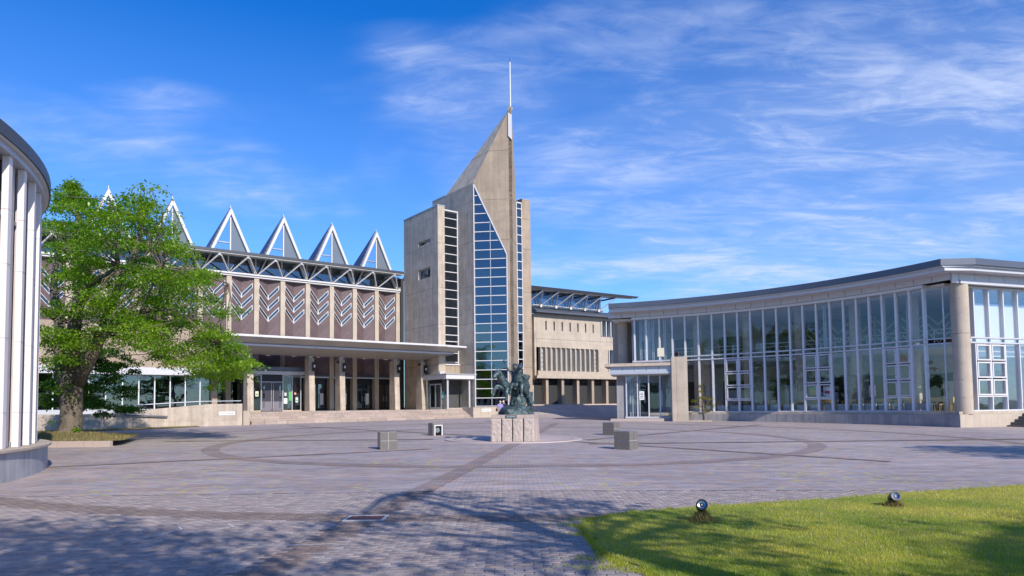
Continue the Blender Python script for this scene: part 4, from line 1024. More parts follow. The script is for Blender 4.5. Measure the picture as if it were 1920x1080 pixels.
# ---------------------------------------------------------------- office building behind the plaza, right of the tower
OF = frame((2.5, 70.0), R(33))
ob = thing('office_building', 'pale concrete building with slot windows and a flying trussed roof, right of the tower', 'building', OF(5, 0, 1.7))
L_ = 14.0
def wall_with_holes(Fr, s0, s1, d0, d1, z0, z1, holes, name, m, par):
    """holes: list of (sa, sb) full-height-range tuples (sa, sb, za, zb) all at the same za, zb"""
    b = MB(); za, zb_ = holes[0][2], holes[0][3]
    b.box(Fr, s0, s1, d0, d1, z0, za); b.box(Fr, s0, s1, d0, d1, zb_, z1)
    c = s0
    for h in holes: b.box(Fr, c, h[0], d0, d1, za, zb_); c = h[1]
    b.box(Fr, c, s1, d0, d1, za, zb_)
    return b.build(name, m, par)
slots = [(1.22 + 1.057 * k, 1.40 + 1.057 * k, 9.5, 10.5) for k in range(7)]
wall_with_holes(OF, 0.05, 8.72, -0.5, 0.0, 8.63, 11.25, slots, 'wall', M_CONCP, ob)
MB().box(OF, 0.05, 11.3, -0.5, 0.0, 7.75, 8.61).build('wall', M_CONCP, ob)
MB().box(OF, 8.725, L_, -0.5, 0.0, 8.63, 9.2).build('wall', M_CONCP, ob)
for s0, s1, z0, z1 in slots:
    w = MB().box(OF, s0, s0 + 0.05, -0.45, -0.1, z0, z1).box(OF, s0 + 0.05, s1, -0.45, -0.1, z0, z0 + 0.05).build('slot_window', M_WHITE, ob)
    MB().box(OF, s0 + 0.05, s1, -0.4, -0.37, z0 + 0.05, z1).build('pane', M_GLASSD, w)
for k in range(6):
    s = 8.80 + k * 0.66
    MB().box(OF, s - 0.05, s + 0.05, -0.5, 0.10, 9.205, 10.95).build('window_fin', M_WHITE, ob)
    MB().box(OF, s + 0.06, s + 0.60, -0.4, -0.36, 9.25, 10.9).build('pane', M_GLASSB, ob)
MB().box(OF, 8.72, L_, -0.5, 0.02, 10.955, 11.25).build('wall', M_CONCP, ob)
MB().box(OF, -1.3, 0.045, -12, -0.55, 1.6, 11.2).build('side_wall', M_CONC2, ob)
MB().box(OF, -0.2, 0.03, -0.6, 0.0, 4.4, 11.2).build('side_wall', M_CONC2, ob)
MB().box(OF, 0.1, L_, -12, -0.55, 1.2, 11.2).build('core', M_DARK, ob)
# projecting gallery with fins
MB().box(OF, 0.0, L_, -0.5, 0.35, 4.80, 5.28).build('gallery_parapet', M_CONCP, ob)
MB().box(OF, -0.3, L_, -0.5, 0.55, 4.50, 4.79).build('gallery_edge', M_CONCP, ob)
M_BLIND = mat('orange_curtain', (0.55, 0.33, 0.10), 0.8)
for k in range(13):
    s = 0.39 + 0.645 * k
    MB().box(OF, s - 0.06, s + 0.06, -0.10, 0.31, 5.285, 7.72).build('gallery_fin', M_CONCP, ob)
    if k < 12:
        MB().box(OF, s + 0.065, s + 0.58, -0.12, -0.10, 5.3, 7.70).build('pane', M_GLASS, ob)
        MB().box(OF, s + 0.06, s + 0.585, -0.22, -0.20, 5.3, 7.7).build('bounce_panel', M_INT, ob)  # light panel added behind the glass to brighten the fin gaps
        if k in (1, 2): MB().box(OF, s + 0.12, s + 0.42, -0.195, -0.18, 5.4, 7.68).build('curtain', M_BLIND, ob)
        if k in (0, 11):
            for j in range(5): MB().box(OF, s + 0.16, s + 0.46, -0.08, 0.0, 5.40 + j * 0.47, 5.52 + j * 0.47).build('lattice', M_WHITE, ob)
MB().box(OF, 8.2, 9.55, -0.4, 0.2, 5.285, 7.72).build('wall', M_CONCP, ob)
for k in range(5):
    s = 9.8 + 0.66 * k
    MB().box(OF, s - 0.05, s + 0.05, -0.5, 0.1, 5.285, 7.74).build('window_fin', M_WHITE, ob)
    MB().box(OF, s + 0.06, s + 0.6, -0.4, -0.36, 5.3, 7.7).build('pane', M_GLASSB, ob)
# arcade
for k in range(-1, 7):
    s = 1.19 + 2.03 * k
    MB().box(OF, s - 0.16, s + 0.16, -1.15, 0.22, 1.5, 4.49).build('arcade_pier', M_CONC, ob)
    dr = MB().box(OF, s + 0.2, s + 0.28, -0.9, -0.8, 1.6, 4.1).box(OF, s + 1.74, s + 1.80, -0.9, -0.8, 1.6, 4.1).box(OF, s + 0.28, s + 1.74, -0.9, -0.8, 4.02, 4.1).build('door', M_BLACK, ob)
    MB().box(OF, s + 0.28, s + 1.74, -0.87, -0.84, 1.6, 4.02).build('pane', M_GLASSB, dr)
    MB().box(OF, s + 0.165, s + 1.86, -1.0, -0.55, 4.11, 4.49).build('arcade_lintel', M_CONC2, ob)
MB().box(OF, -1.5, L_, 0.9, 1.15, 1.3, 1.82).build('kerb', M_CONCP, ob)
# ledge and trussed roof
MB().hexa([OF(-0.4, -0.4, 11.27), OF(L_, -0.4, 11.27), OF(L_, 0.75, 11.27), OF(-0.4, 0.75, 11.27), OF(-0.4, -0.4, 11.95), OF(L_, -0.4, 11.95), OF(L_, 0.75, 11.42), OF(-0.4, 0.75, 11.42)]).build('ledge_roof', M_ROOFB, ob)
MB().box(OF, -1.5, 9.0, -0.40, 0.12, 11.96, 12.14).build('truss_chord', M_WHITE, ob)
MB().box(OF, -1.5, 9.0, -0.3, -0.27, 12.14, 13.6).build('clerestory_glass', M_GLASSD, ob)
for k in range(-1, 5):
    s = 0.53 + 1.94 * k
    MB().box(OF, s - 0.12, s + 0.12, 0.0, 0.3, 11.86, 12.16).build('truss_node', M_WHITE, ob)
    MB().tube([OF(s + 0.08, 0.2, 12.05), OF(s + 0.9, 2.0, 13.2)], 0.055, 8).build('roof_brace', M_WHITE, ob)
    MB().tube([OF(s - 0.08, 0.2, 12.05), OF(s - 1.0, 2.0, 13.2)], 0.05, 8).build('roof_brace', M_WHITE, ob)
    for sg in (-1, 1): MB().bar(OF(s + sg * 0.1, -0.05, 12.1), OF(s + sg * 0.45, -0.05, 13.5), 0.14, 0.06, up=(0.8, 0.6, 0)).build('raking_plate', M_FRAME, ob)
    MB().box(OF, s + 0.84, s + 0.98, -0.3, 2.05, 13.18, 13.34).build('eave_bracket', M_ROOFB, ob)
MB().hexa([OF(-2.5, -8, 15.0), OF(8.6, -8, 15.0), OF(12.1, 2.1, 13.36), OF(-2.5, 2.1, 13.36), OF(-2.5, -8, 15.4), OF(8.6, -8, 15.4), OF(12.5, 2.2, 13.6), OF(-2.5, 2.2, 13.6)]).build('roof', M_ROOF, ob)
MB().hexa([OF(-2.4, -0.5, 13.62), OF(9.4, -0.5, 13.62), OF(11.6, 2.0, 13.30), OF(-2.4, 2.0, 13.30), OF(-2.4, -0.5, 13.70), OF(9.4, -0.5, 13.70), OF(11.6, 2.0, 13.355), OF(-2.4, 2.0, 13.355)]).build('soffit', M_SOFFIT, ob)

# ---------------------------------------------------------------- curved glass pavilion
pv = thing('glass_pavilion', 'two-storey curved glass pavilion with thin roof, pale frames and a round corner column', 'pavilion', (19, 46, 0.5))
def PO(a, r, z=0.0): return Vector((PC.x + r * math.cos(R(a)), PC.y + r * math.sin(R(a)), z))
RG = 26.5
ANG = [26.3, 28.1, 29.9, 31.7, 33.45, 35.2, 37.0, 38.9, 40.85, 42.8, 44.75, 46.7, 48.65, 50.65, 52.65, 54.65, 56.65, 58.8, 60.95, 63.0, 65.1, 67.25, 69.2]
ZS, ZM0, ZM1, ZT = 1.07, 4.90, 5.18, 8.14
CORN = PO(21.9, 26.15)                      # plinth corner towards the plaza
RA = R(19)
RFr = frame((CORN.x, CORN.y), RA)           # right facade: s to the right, d towards the viewer
def arcbox(a0, a1, r0, r1, z0, z1, n=None):
    n = n or max(1, int(abs(a1 - a0) / 2.0 + 0.99)); b = MB()
    for k in range(n):
        t0, t1 = a0 + (a1 - a0) * k / n, a0 + (a1 - a0) * (k + 1) / n
        b.hexa([PO(t0, r0, z0), PO(t1, r0, z0), PO(t1, r1, z0), PO(t0, r1, z0), PO(t0, r0, z1), PO(t1, r0, z1), PO(t1, r1, z1), PO(t0, r1, z1)])
    return b
def arcsolid(a0, a1, r0, r1, z0, z1, n):
    """one closed ring sector"""
    A = [a0 + (a1 - a0) * k / n for k in range(n + 1)]
    ol = [PO(a, r0) for a in A] + [PO(a, r1) for a in A[::-1]]
    i = MB(); N_ = len(ol)
    v = [(p.x, p.y, z0) for p in ol] + [(p.x, p.y, z1) for p in ol]; f = []
    m_ = n + 1
    for k in range(n):
        a, b_ = k, k + 1; c, d = N_ - 1 - k, N_ - 2 - k
        f += [(a, b_, d, c), (a + N_, c + N_, d + N_, b_ + N_)]
    for k in range(N_): f.append((k, (k + 1) % N_, (k + 1) % N_ + N_, k + N_))
    i.v, i.f = v, f
    return i
arcsolid(21.9, 61.3, 26.15, 27.4, -0.1, 0.90, 28).build('plinth', M_CONCG, pv)
arcsolid(22.2, 61.2, 26.30, 27.2, 0.901, ZS - 0.02, 28).build('sill_band', M_CONCP, pv)
MB().box(RFr, 0.03, 22, -1.4, -0.0, -0.1, 0.90).build('plinth', M_CONCP, pv)
MB().box(RFr, 0.7, 22, -1.4, -0.3, 0.903, ZS - 0.02).build('sill_band', M_CONCP, pv)
# interior: floor, gallery, ceiling, back wall, columns
def floor_poly(z0, z1, rin, name, m, rback=36.5):
    A = [24 + (72 - 24) * k / 24 for k in range(25)]
    b = arcsolid(24, 72, rin, rback, z0, z1, 24); b.build(name, m, pv)
    MB().box(RFr, 1.6, 22, -12, -1.2, z0 - 0.004, z1 - 0.004).build(name, m, pv)
floor_poly(0.8, 1.02, 27.3, 'floor', M_FLOORI)
floor_poly(4.75, 5.05, 30.5, 'gallery_floor', mat('gallery_edge', (0.42, 0.42, 0.40), 0.7))
arcsolid(24, 73, 26.75, 36.5, 8.16, 8.3, 24).build('ceiling', mat('pavilion_ceiling', (0.68, 0.68, 0.68), 0.8), pv)
MB().box(RFr, 1.2, 22, -12, -0.8, 8.15, 8.29).build('ceiling', M_INT, pv)
arcsolid(23, 74, 36.5, 36.9, 0.5, 8.6, 24).build('back_wall', mat('pavilion_back_wall', (0.52, 0.53, 0.56), 0.8, var=0.2), pv)
MB().box(RFr, 8, 22, -12.4, -12, 0.5, 8.6).build('back_wall', M_INT, pv)
for k, a in enumerate((28, 33, 39, 45, 51, 57, 63, 69)):
    arcbox(a, a + 3.0, 36.38, 36.49, 1.05, 3.6).build('doorway', M_DARK, pv)
    arcbox(a + 0.4, a + 3.4, 36.38, 36.49, 5.1, 7.4).build('doorway', M_INTD, pv)
M_BROWN = mat('brown_reflection', (0.10, 0.07, 0.062), 0.7, var=0.15)  # hall front mirrored in the glass, built as panels on the back wall
for k in range(9):
    a0 = 24.6 + 2.75 * k
    arcbox(a0 + .05, a0 + 2.45, 36.20, 36.36, 5.1, 8.1, 2).build('reflection_panel', M_BROWN, pv)
    arcbox(a0 + 2.5, a0 + 2.78, 36.05, 36.36, 5.1, 8.1, 1).build('reflection_rib', M_CONCP, pv)
    for j in range(3):
        b = MB(); z = 5.75 + j * .62
        for t0, t1, z0, z1 in ((a0 + .12, a0 + 1.25, z + .75, z), (a0 + 1.25, a0 + 2.38, z, z + .75)):
            p0, p1 = PO(t0, 36.14), PO(t1, 36.14)
            b.bar((p0.x, p0.y, z0), (p1.x, p1.y, z1), .05, .12)
        b.build('chevron', M_WHITE, pv)  # chevrons of the mirrored hall, built as bars inside
for a0, a1 in ((27.0, 28.6), (30.6, 33.4)): arcbox(a0, a1, 35.7, 35.8, 5.25, 6.1, 2).build('reflection_strip', mat('brick_red_reflection', (0.42, 0.10, 0.07), 0.7), pv)  # red reflection in the glass, built as strips inside the pavilion
for k, (a0, w_, z1) in enumerate(((29.0, 1.6, 2.9), (33.6, 2.2, 2.5), (40.2, 1.2, 3.1), (43.0, 2.6, 2.4), (48.2, 1.6, 3.0), (56.0, 1.8, 2.7), (59.0, 1.4, 3.2))):
    arcbox(a0, a0 + w_, 32.0, 32.12, 1.03, z1, 2).build('brightening_screen', M_INT, pv)  # pale screens added to brighten the pavilion interior
for a in (31.0, 38.2, 45.6, 53.0, 60.4):
    p = PO(a, 29.2)
    MB().tube([(p.x, p.y, 1.0), (p.x, p.y, 8.16)], 0.36, 20).build('inner_column', M_CONCP, pv, smooth=False)
for a0 in range(26, 70, 4):
    r_ = MB()
    A = [a0 + k for k in range(5)]
    for z in (5.55, 5.85, 6.12): r_.tube([PO(a, 30.6, z) for a in A], 0.025 if z < 6 else 0.035, 6)
    for a in (a0, a0 + 2): r_.tube([PO(a, 30.6, 5.05), PO(a, 30.6, 6.12)], 0.03, 6)
    r_.build('gallery_railing', M_FRAME, pv)
M_CURT = mat('pale_curtain', (0.55, 0.58, 0.60), 0.8, var=0.05)
for a0 in (66.3, 66.9, 67.5, 68.3, 64.4, 40.2, 32.2):
    q = MB()
    for j in range(4): q.hexa([PO(a0 + j * .12, 27.2 + (j % 2) * .08, 5.1), PO(a0 + j * .12 + .11, 27.2 + (j % 2) * .08, 5.1), PO(a0 + j * .12 + .11, 27.26 + (j % 2) * .08, 5.1), PO(a0 + j * .12, 27.26 + (j % 2) * .08, 5.1),
                             PO(a0 + j * .12, 27.2 + (j % 2) * .08, 8.1), PO(a0 + j * .12 + .11, 27.2 + (j % 2) * .08, 8.1), PO(a0 + j * .12 + .11, 27.26 + (j % 2) * .08, 8.1), PO(a0 + j * .12, 27.26 + (j % 2) * .08, 8.1)])
    q.build('curtain', M_CURT, pv, kind='stuff')
# glazing bays along the arc
OPEN = {(28.1, 31.7), (38.9, 42.8), (50.65, 54.65)}
def is_open(a): return any(x - 0.01 <= a < y - 0.01 for x, y in OPEN)
def pane(a0, a1, z0, z1, name='pane', r=RG + 0.04, par=None, m=None):
    j0, j1 = rnd.uniform(-.009, .009), rnd.uniform(-.009, .009)
    q = [PO(a0, r + j0), PO(a1, r + j1), PO(a1, r + 0.02 + j1), PO(a0, r + 0.02 + j0)]
    return MB().prism([(p.x, p.y, z0) for p in q], [(p.x, p.y, z1) for p in q]).build(name, m or M_GLASS, par or pv)
def mull(a, z0, z1, w=0.115, name='mullion', r0=-0.07, r1=0.16):
    c, s = math.cos(R(a)), math.sin(R(a)); t = Vector((-s, c, 0)); p0 = PO(a, RG + r0); p1 = PO(a, RG + r1)
    q = [p0 - t * w / 2, p0 + t * w / 2, p1 + t * w / 2, p1 - t * w / 2]
    return MB().prism([(p.x, p.y, z0) for p in q], [(p.x, p.y, z1) for p in q]).build(name, M_FRAME, pv)
gap = 0.14
for k, a in enumerate(ANG):
    up = a > 61.5
    mull(a, ZM1 + 0.04 if not up else 5.0, ZT)
    if not up: mull(a, ZS, ZM0 - 0.04); mull(a, ZM0 + 0.041, ZM1 - 0.041)
    if k + 1 < len(ANG):
        b_ = ANG[k + 1]
        zlo = ZM1 + 0.045 if b_ < 61.5 else 5.03
        pane(a + gap, b_ - gap, zlo, ZT)
        if b_ < 61.5:
            pane(a + gap, b_ - gap, ZM0 + 0.045, ZM1 - 0.045)
            if is_open(a):
                zb_ = ZM0 - 0.10
                for j in range(3):
                    z1 = zb_ - j * 0.98; z0 = z1 - 0.90
                    fr = MB()
                    for x0, x1, y0, y1 in ((a + 0.12, b_ - 0.12, z0, z0 + 0.075), (a + 0.12, b_ - 0.12, z1 - 0.075, z1), (a + 0.12, a + 0.29, z0 + 0.075, z1 - 0.075), (b_ - 0.29, b_ - 0.12, z0 + 0.075, z1 - 0.075)):
                        q = [PO(x0, RG - 0.10), PO(x1, RG - 0.10), PO(x1, RG + 0.05), PO(x0, RG + 0.05)]
                        fr.prism([(p.x, p.y, y0) for p in q], [(p.x, p.y, y1) for p in q])
                    w = fr.build('opening_window', M_PANEL, pv)
                    pane(a + 0.29, b_ - 0.29, z0 + 0.075, z1 - 0.075, r=RG - 0.02, par=w)
                pane(a + gap, b_ - gap, ZS + 0.05, zb_ - 2.96)
                arcbox(a + gap, b_ - gap, RG - 0.05, RG + 0.08, zb_ - 2.955, zb_ - 2.885, 1).build('transom', M_FRAME, pv)
            else:
                pane(a + gap, b_ - gap, ZS + 0.05, ZM0 - 0.045)
            arcbox(a + 0.2, b_ - 0.2, RG + 0.5, RG + 0.62, 1.14, 1.52, 1).build('heater_panel', mat('heater_panel', (0.42, 0.48, 0.52), 0.5), pv)
for z in (ZM0, ZM1): arcsolid(ANG[0] - 0.2, 61.1, RG - 0.10, RG + 0.14, z - 0.04, z + 0.04, 24).build('transom', M_PANEL, pv)
arcsolid(ANG[0] - 0.2, 61.1, RG - 0.05, RG + 0.14, ZS - 0.018, ZS + 0.048, 24).build('bottom_rail', M_FRAME, pv)
arcsolid(60.9, 69.5, RG - 0.35, RG + 0.14, 4.86, 4.99, 8).build('bottom_rail', M_PANEL, pv)
arcsolid(ANG[0] - 0.3, 69.6, RG - 0.28, RG + 0.18, ZT + 0.005, ZT + 0.17, 26).build('head_rail', M_FRAME, pv)
# fascia panels and roof
fa = 22.2
while fa < 71.5:
    arcbox(fa + 0.03, fa + 2.30, 26.05, 26.2, ZT + 0.18, 8.84, 1).build('fascia_panel', M_PANEL, pv); fa += 2.33
cpa, cpb = PO(22.15, 26.12), RFr(0.33, -0.02, 0)
MB().bar((cpa.x, cpa.y, 8.49), (cpb.x, cpb.y, 8.49), 0.12, 0.70).build('fascia_panel', M_PANEL, pv)
ROOFA = [20.9 + (72.9 - 20.9) * k / 30 for k in range(31)]
def roof_outline(rin, rf_d, ext, amax=72.9):
    """inner edge along the arc, then along the right facade, then round the back"""
    A = [PO(a, rin) for a in [amax - (amax - 21.2) * k / 30 for k in range(31)]]
    c0 = A[-1]
    # eave corner: on the line parallel to the right facade, rf_d in front of it
    e0 = RFr(-0.75 + (rf_d - 0.9) * 0.4, rf_d, 0)
    pts = A + [RFr(0.3, rf_d, 0), RFr(ext, rf_d, 0), RFr(ext, -13, 0)] + [PO(a, 37.2) for a in (26, 34, 42, 50, 58, 66, amax)]
    return pts
def roof_slab(rin, rf_d, z0, z1, name, m):
    pts = roof_outline(rin, rf_d, 24)
    MB().prism([(p.x, p.y, z0) for p in pts], [(p.x, p.y, z1) for p in pts]).build(name, m, pv)
roof_slab(24.75, 1.05, 8.93, 9.28, 'roof', M_ROOFB)
roof_slab(24.87, 0.93, 8.85, 8.925, 'roof_edge_trim', M_PANEL)
roof_slab(25.02, 0.78, 8.66, 8.845, 'roof_lip', M_PANEL)
fx = 0.35
while fx < 20:
    MB().box(RFr, fx, fx + 1.13, -0.12, 0.05, ZT + 0.14, 8.655).build('fascia_panel', M_PANEL, pv); fx += 1.16
MB().box(RFr, 0.4, 20, -0.2, 0.08, ZT - 0.05, ZT + 0.135).build('head_rail', M_PANEL, pv)
# right facade
def rx(k): return 2.0 + 1.17 * k
MB().box(RFr, 1.2, 20, -0.62, -0.44, ZT - 0.16, ZT - 0.055).build('head_rail', M_FRAME, pv)
for z in (ZM0, ZM1): MB().box(RFr, 1.6, 20, -0.62, -0.38, z - 0.04, z + 0.04).build('transom', M_PANEL, pv)
MB().box(RFr, 1.6, 20, -0.62, -0.42, ZS - 0.018, ZS + 0.048).build('bottom_rail', M_FRAME, pv)
for k in range(15):
    x = rx(k)
    MB().box(RFr, x - 0.037, x + 0.037, -0.68, -0.42, ZM1 + 0.041, ZT - 0.16).build('mullion', M_FRAME, pv)
    MB().box(RFr, x - 0.037, x + 0.037, -0.68, -0.42, ZS + 0.05, ZM0 - 0.041).build('mullion', M_FRAME, pv)
    MB().box(RFr, x + 0.05, x + 1.12, -0.56, -0.54, ZM1 + 0.045, ZT - 0.165).build('pane', M_GLASS, pv)
    MB().box(RFr, x + 0.05, x + 1.12, -0.56, -0.54, ZM0 + 0.045, ZM1 - 0.045).build('pane', M_GLASS, pv)
    if k in (0, 1):
        for j in range(3):
            z1 = ZM0 - 0.10 - j * 0.98; z0 = z1 - 0.90; fr = MB()
            for bx in ((x + 0.06, x + 1.10, z0, z0 + .075), (x + 0.06, x + 1.10, z1 - .075, z1), (x + 0.06, x + 0.14, z0 + .075, z1 - .075), (x + 1.02, x + 1.10, z0 + .075, z1 - .075)): fr.box(RFr, bx[0], bx[1], -0.58, -0.40, bx[2], bx[3])
            w = fr.build('opening_window', M_WHITE, pv)
            MB().box(RFr, x + 0.14, x + 1.02, -0.5, -0.48, z0 + .075, z1 - .075).build('pane', M_GLASS, w)
        MB().box(RFr, x + 0.05, x + 1.12, -0.56, -0.54, ZS + 0.05, ZM0 - 3.06).build('pane', M_GLASS, pv)
        MB().box(RFr, x + 0.05, x + 1.12, -0.60, -0.42, ZM0 - 3.055, ZM0 - 2.985).build('transom', M_WHITE, pv)
    else:
        MB().box(RFr, x + 0.05, x + 1.12, -0.56, -0.54, ZS + 0.05, ZM0 - 0.045).build('pane', M_GLASS, pv)
    if k < 8: MB().box(RFr, x + 0.1, x + 1.05, -1.35, -1.33, 4.2 if k < 6 else 5.2, 7.3).build('roller_blind', mat('white_blind', (0.80, 0.79, 0.76), 0.8), pv)
# corner: short glass return and the round column
pA = PO(26.3, RG); pB = RFr(1.25, -0.5, 0)
for z0, z1 in ((ZS, ZM0 - 0.05), (ZM1 + 0.05, ZT - 0.05)):
    dv = (pB - pA); 
    for t0, t1 in ((0.04, 0.47), (0.53, 0.96)):
        q0, q1 = pA + dv * t0, pA + dv * t1; nv_ = Vector((-dv.y, dv.x, 0)).normalized() * 0.02
        MB().prism([(p.x, p.y, z0) for p in (q0, q1, q1 + nv_, q0 + nv_)], [(p.x, p.y, z1) for p in (q0, q1, q1 + nv_, q0 + nv_)]).build('pane', M_GLASS, pv)
for t in (0.5, 1.0):
    p = pA + (pB - pA) * t
    MB().tube([(p.x, p.y, ZS), (p.x, p.y, ZT)], 0.05, 8).build('mullion', M_FRAME, pv)
for z in (ZM0, ZM1): MB().bar((pA.x, pA.y, z), (pB.x, pB.y, z), 0.1, 0.066).build('transom', M_PANEL, pv)
cc = PO(22.6, 27.0)
for z0, z1 in ((0.905, 5.35), (5.37, 8.2)): MB().tube([(cc.x, cc.y, z0), (cc.x, cc.y, z1)], 0.44, 32).build('corner_column', M_CONCP, pv, smooth=False)
lc = PO(71.6, 27.9)
MB().tube([(lc.x, lc.y, 4.4), (lc.x, lc.y, 8.3)], 0.42, 28).build('end_column', M_CONCP, pv)
arcbox(70.6, 73.5, 28.6, 30.5, 4.6, 8.3, 2).build('end_wall', M_CONCP, pv)
MB().hexa([PO(69.3, 26.55, 4.5), PO(69.7, 26.55, 4.5), PO(69.7, 29.5, 4.5), PO(69.3, 29.5, 4.5), PO(69.3, 26.55, 8.15), PO(69.7, 26.55, 8.15), PO(69.7, 29.5, 8.15), PO(69.3, 29.5, 8.15)]).build('end_wall', M_CONCG, pv)

# entrance porch of the pavilion
po = thing('pavilion_porch', 'glazed porch with grey panelled canopy and concrete pier at the end of the pavilion', 'porch', (10.5, 49, 0.5))
pd = Vector((PO(61, RG) - PO(72.5, 26.3))); pang = math.atan2(pd.y, pd.x)
PFr = frame((11.30, 48.15), R(-12))          # s to the right along the porch front, d towards the plaza; origin at the pier
MB().box(PFr, -0.05, 0.27, -2.2, 0.12, 0.3, 5.0).build('pier', M_CONCP, po, bevel=0.02)
MB().box(PFr, 0.275, 1.05, -0.9, 0.10, 0.3, 5.0).build('pier', M_CONCP, po, bevel=0.02)
MB().box(PFr, -4.75, -0.06, -3.0, 0.05, 4.40, 4.62).build('canopy_slab', M_CONCP, po)
for k in range(5): MB().box(PFr, -4.35 + 0.86 * k + 0.01, -4.35 + 0.86 * (k + 1) - 0.01, -2.8, -0.22, 4.02, 4.395).build('fascia_panel', M_ALU, po)
MB().box(PFr, -4.35, -0.06, -2.75, -0.12, 3.84, 4.015).build('fascia_lip', M_ALU, po)
MB().box(PFr, -4.3, -0.06, -2.7, -0.5, 3.78, 3.835).build('soffit', M_SOFFIT, po)
for k in range(5):
    x = -3.25 + 0.80 * k
    MB().box(PFr, x - 0.045, x + 0.045, -0.98, -0.84, 0.72, 3.775).build('mullion', M_PANEL, po)
    if k < 4: MB().box(PFr, x + 0.05, x + 0.75, -0.92, -0.90, 0.80, 3.775).build('pane', M_GLASS, po)
MB().box(PFr, -3.35, 0.0, -1.0, -0.8, 0.70, 0.79).build('bottom_rail', M_PANEL, po)
MB().box(PFr, -3.95, -3.32, -2.6, -1.0, 0.4, 3.775).build('side_wall', M_CONCG, po)
MB().box(PFr, -3.3, -0.05, -4.0, -0.82, 0.4, 0.695).build('floor', M_FLOORI, po)
MB().box(PFr, -4.35, -0.62, -0.79, 0.25, 0.3, 0.66).build('step_slab', M_GRANS, po)
for k in range(5): MB().box(PFr, -3.05 + k * .17, -2.95 + k * .17, -1.9 - .05 * (k % 2), -1.85 - .05 * (k % 2), 0.75, 3.75).build('curtain', mat('pale_curtain', (0.55, 0.58, 0.60), 0.8), po)
# reading sign inside the porch door
nb_ = MB().box(PFr, -2.32, -1.98, -0.89, -0.87, 2.0, 2.62).build('notice', M_SIGN, loc=PFr(-2.1, -0.88, 2))
tag(nb_, 'white notice on the glass door of the pavilion porch', 'notice')
for k in range(4): MB().box(PFr, -2.27 + 0.02 * (k % 2), -2.04, -0.868, -0.866, 2.1 + k * 0.12, 2.155 + k * 0.12).build('mark', M_INK, nb_)
lamp = MB().box(RFr, 0, 0, 0, 0, 0, 0) if False else None
sb = thing('sign_box', 'cream box sign on a short post standing on the porch roof, behind the glass mullions', 'sign', PFr(-0.72, -1.0, 4.62))
MB().box(PFr, -0.98, -0.50, -1.1, -0.85, 5.1, 5.72).build('box', mat('cream_box', (0.66, 0.60, 0.46), 0.5), sb)
MB().box(PFr, -0.78, -0.70, -1.0, -0.94, 4.62, 5.1).build('post', M_ALU, sb)

# outdoor steps at the right end of the pavilion plinth
os_ = thing('side_steps', 'dark steps up to the pavilion at the right edge', 'steps', RFr(5.5, 0.5, 0.2)); os_['kind'] = 'structure'; del os_['category']
for k in range(5):
    MB().box(RFr, 3.55 + 0.32 * k, 9, -0.0 + 0.005, 1.5 - 0.28 * k, 0.10 + 0.16 * k, 0.255 + 0.16 * k).build('step', mat('dark_step', (0.13, 0.125, 0.13), 0.7, var=0.2), os_)

# furniture seen through the glass
M_WOOD = mat('light_wood', (0.50, 0.33, 0.15), 0.5, var=0.15, vscale=6)
def wood_table(name, label, c, ang, grp):
    t = thing(name, label, 'table', (c.x, c.y, 1.02), grp); Fr = frame((c.x, c.y), ang)
    MB().box(Fr, -0.7, 0.7, -0.4, 0.4, 1.70, 1.74).build('tabletop', M_WOOD, t)
    for sx in (-1, 1):
        for sy in (-1, 1): MB().box(Fr, sx * 0.62 - 0.03, sx * 0.62 + 0.03, sy * 0.33 - 0.03, sy * 0.33 + 0.03, 1.02, 1.70).build('leg', M_WOOD, t)
def wood_chair(label, c, ang, grp, m=None):
    m = m or M_WOOD
    t = thing('chair', label, 'chair', (c.x, c.y, 1.02), grp); Fr = frame((c.x, c.y), ang)
    MB().box(Fr, -0.22, 0.22, -0.22, 0.22, 1.44, 1.48).build('seat', m, t)
    MB().box(Fr, -0.22, 0.22, -0.24, -0.20, 1.62, 1.86).build('backrest', m, t)
    for sx in (-1, 1):
        MB().box(Fr, sx * 0.20 - 0.02, sx * 0.20 + 0.02, -0.24, -0.20, 1.02, 1.62).build('leg', m, t)
        MB().box(Fr, sx * 0.20 - 0.02, sx * 0.20 + 0.02, 0.18, 0.22, 1.02, 1.44).build('leg', m, t)
for a, wh_ in ((27.6, 'just left of the corner column'), (30.8, 'behind the right group of opening windows'), (34.2, 'just left of the right opening windows'), (37.8, 'just right of the middle opening windows'), (41.7, 'behind the middle group of opening windows'), (45.6, 'just left of the middle opening windows'), (49.5, 'just right of the left opening windows'), (53.5, 'behind the left group of opening windows'), (57.7, 'behind the sapling')):
    wood_table('table', 'light wood table in the pavilion ' + wh_, PO(a, 28.3), R(a + 90), 'tables inside the pavilion')
    for k, da in enumerate((-1.0, 0.9)):
        wood_chair(('wood chair near the glass ' if k == 0 else 'wood chair beyond the table ') + wh_, PO(a + da * 0.9, 27.75 if k == 0 else 28.95), R(a + 90 + (180 if k == 0 else 0)), 'chairs inside the pavilion')
M_YEL = mat('yellow_plastic', (0.70, 0.48, 0.06), 0.4)
for k in range(2): wood_chair(('right' if k == 0 else 'left') + ' one of two yellow chairs beside the round corner column, inside the glass', PO(25.2 - k * 1.1, 27.9), R(200), 'yellow chairs by the corner', M_YEL)

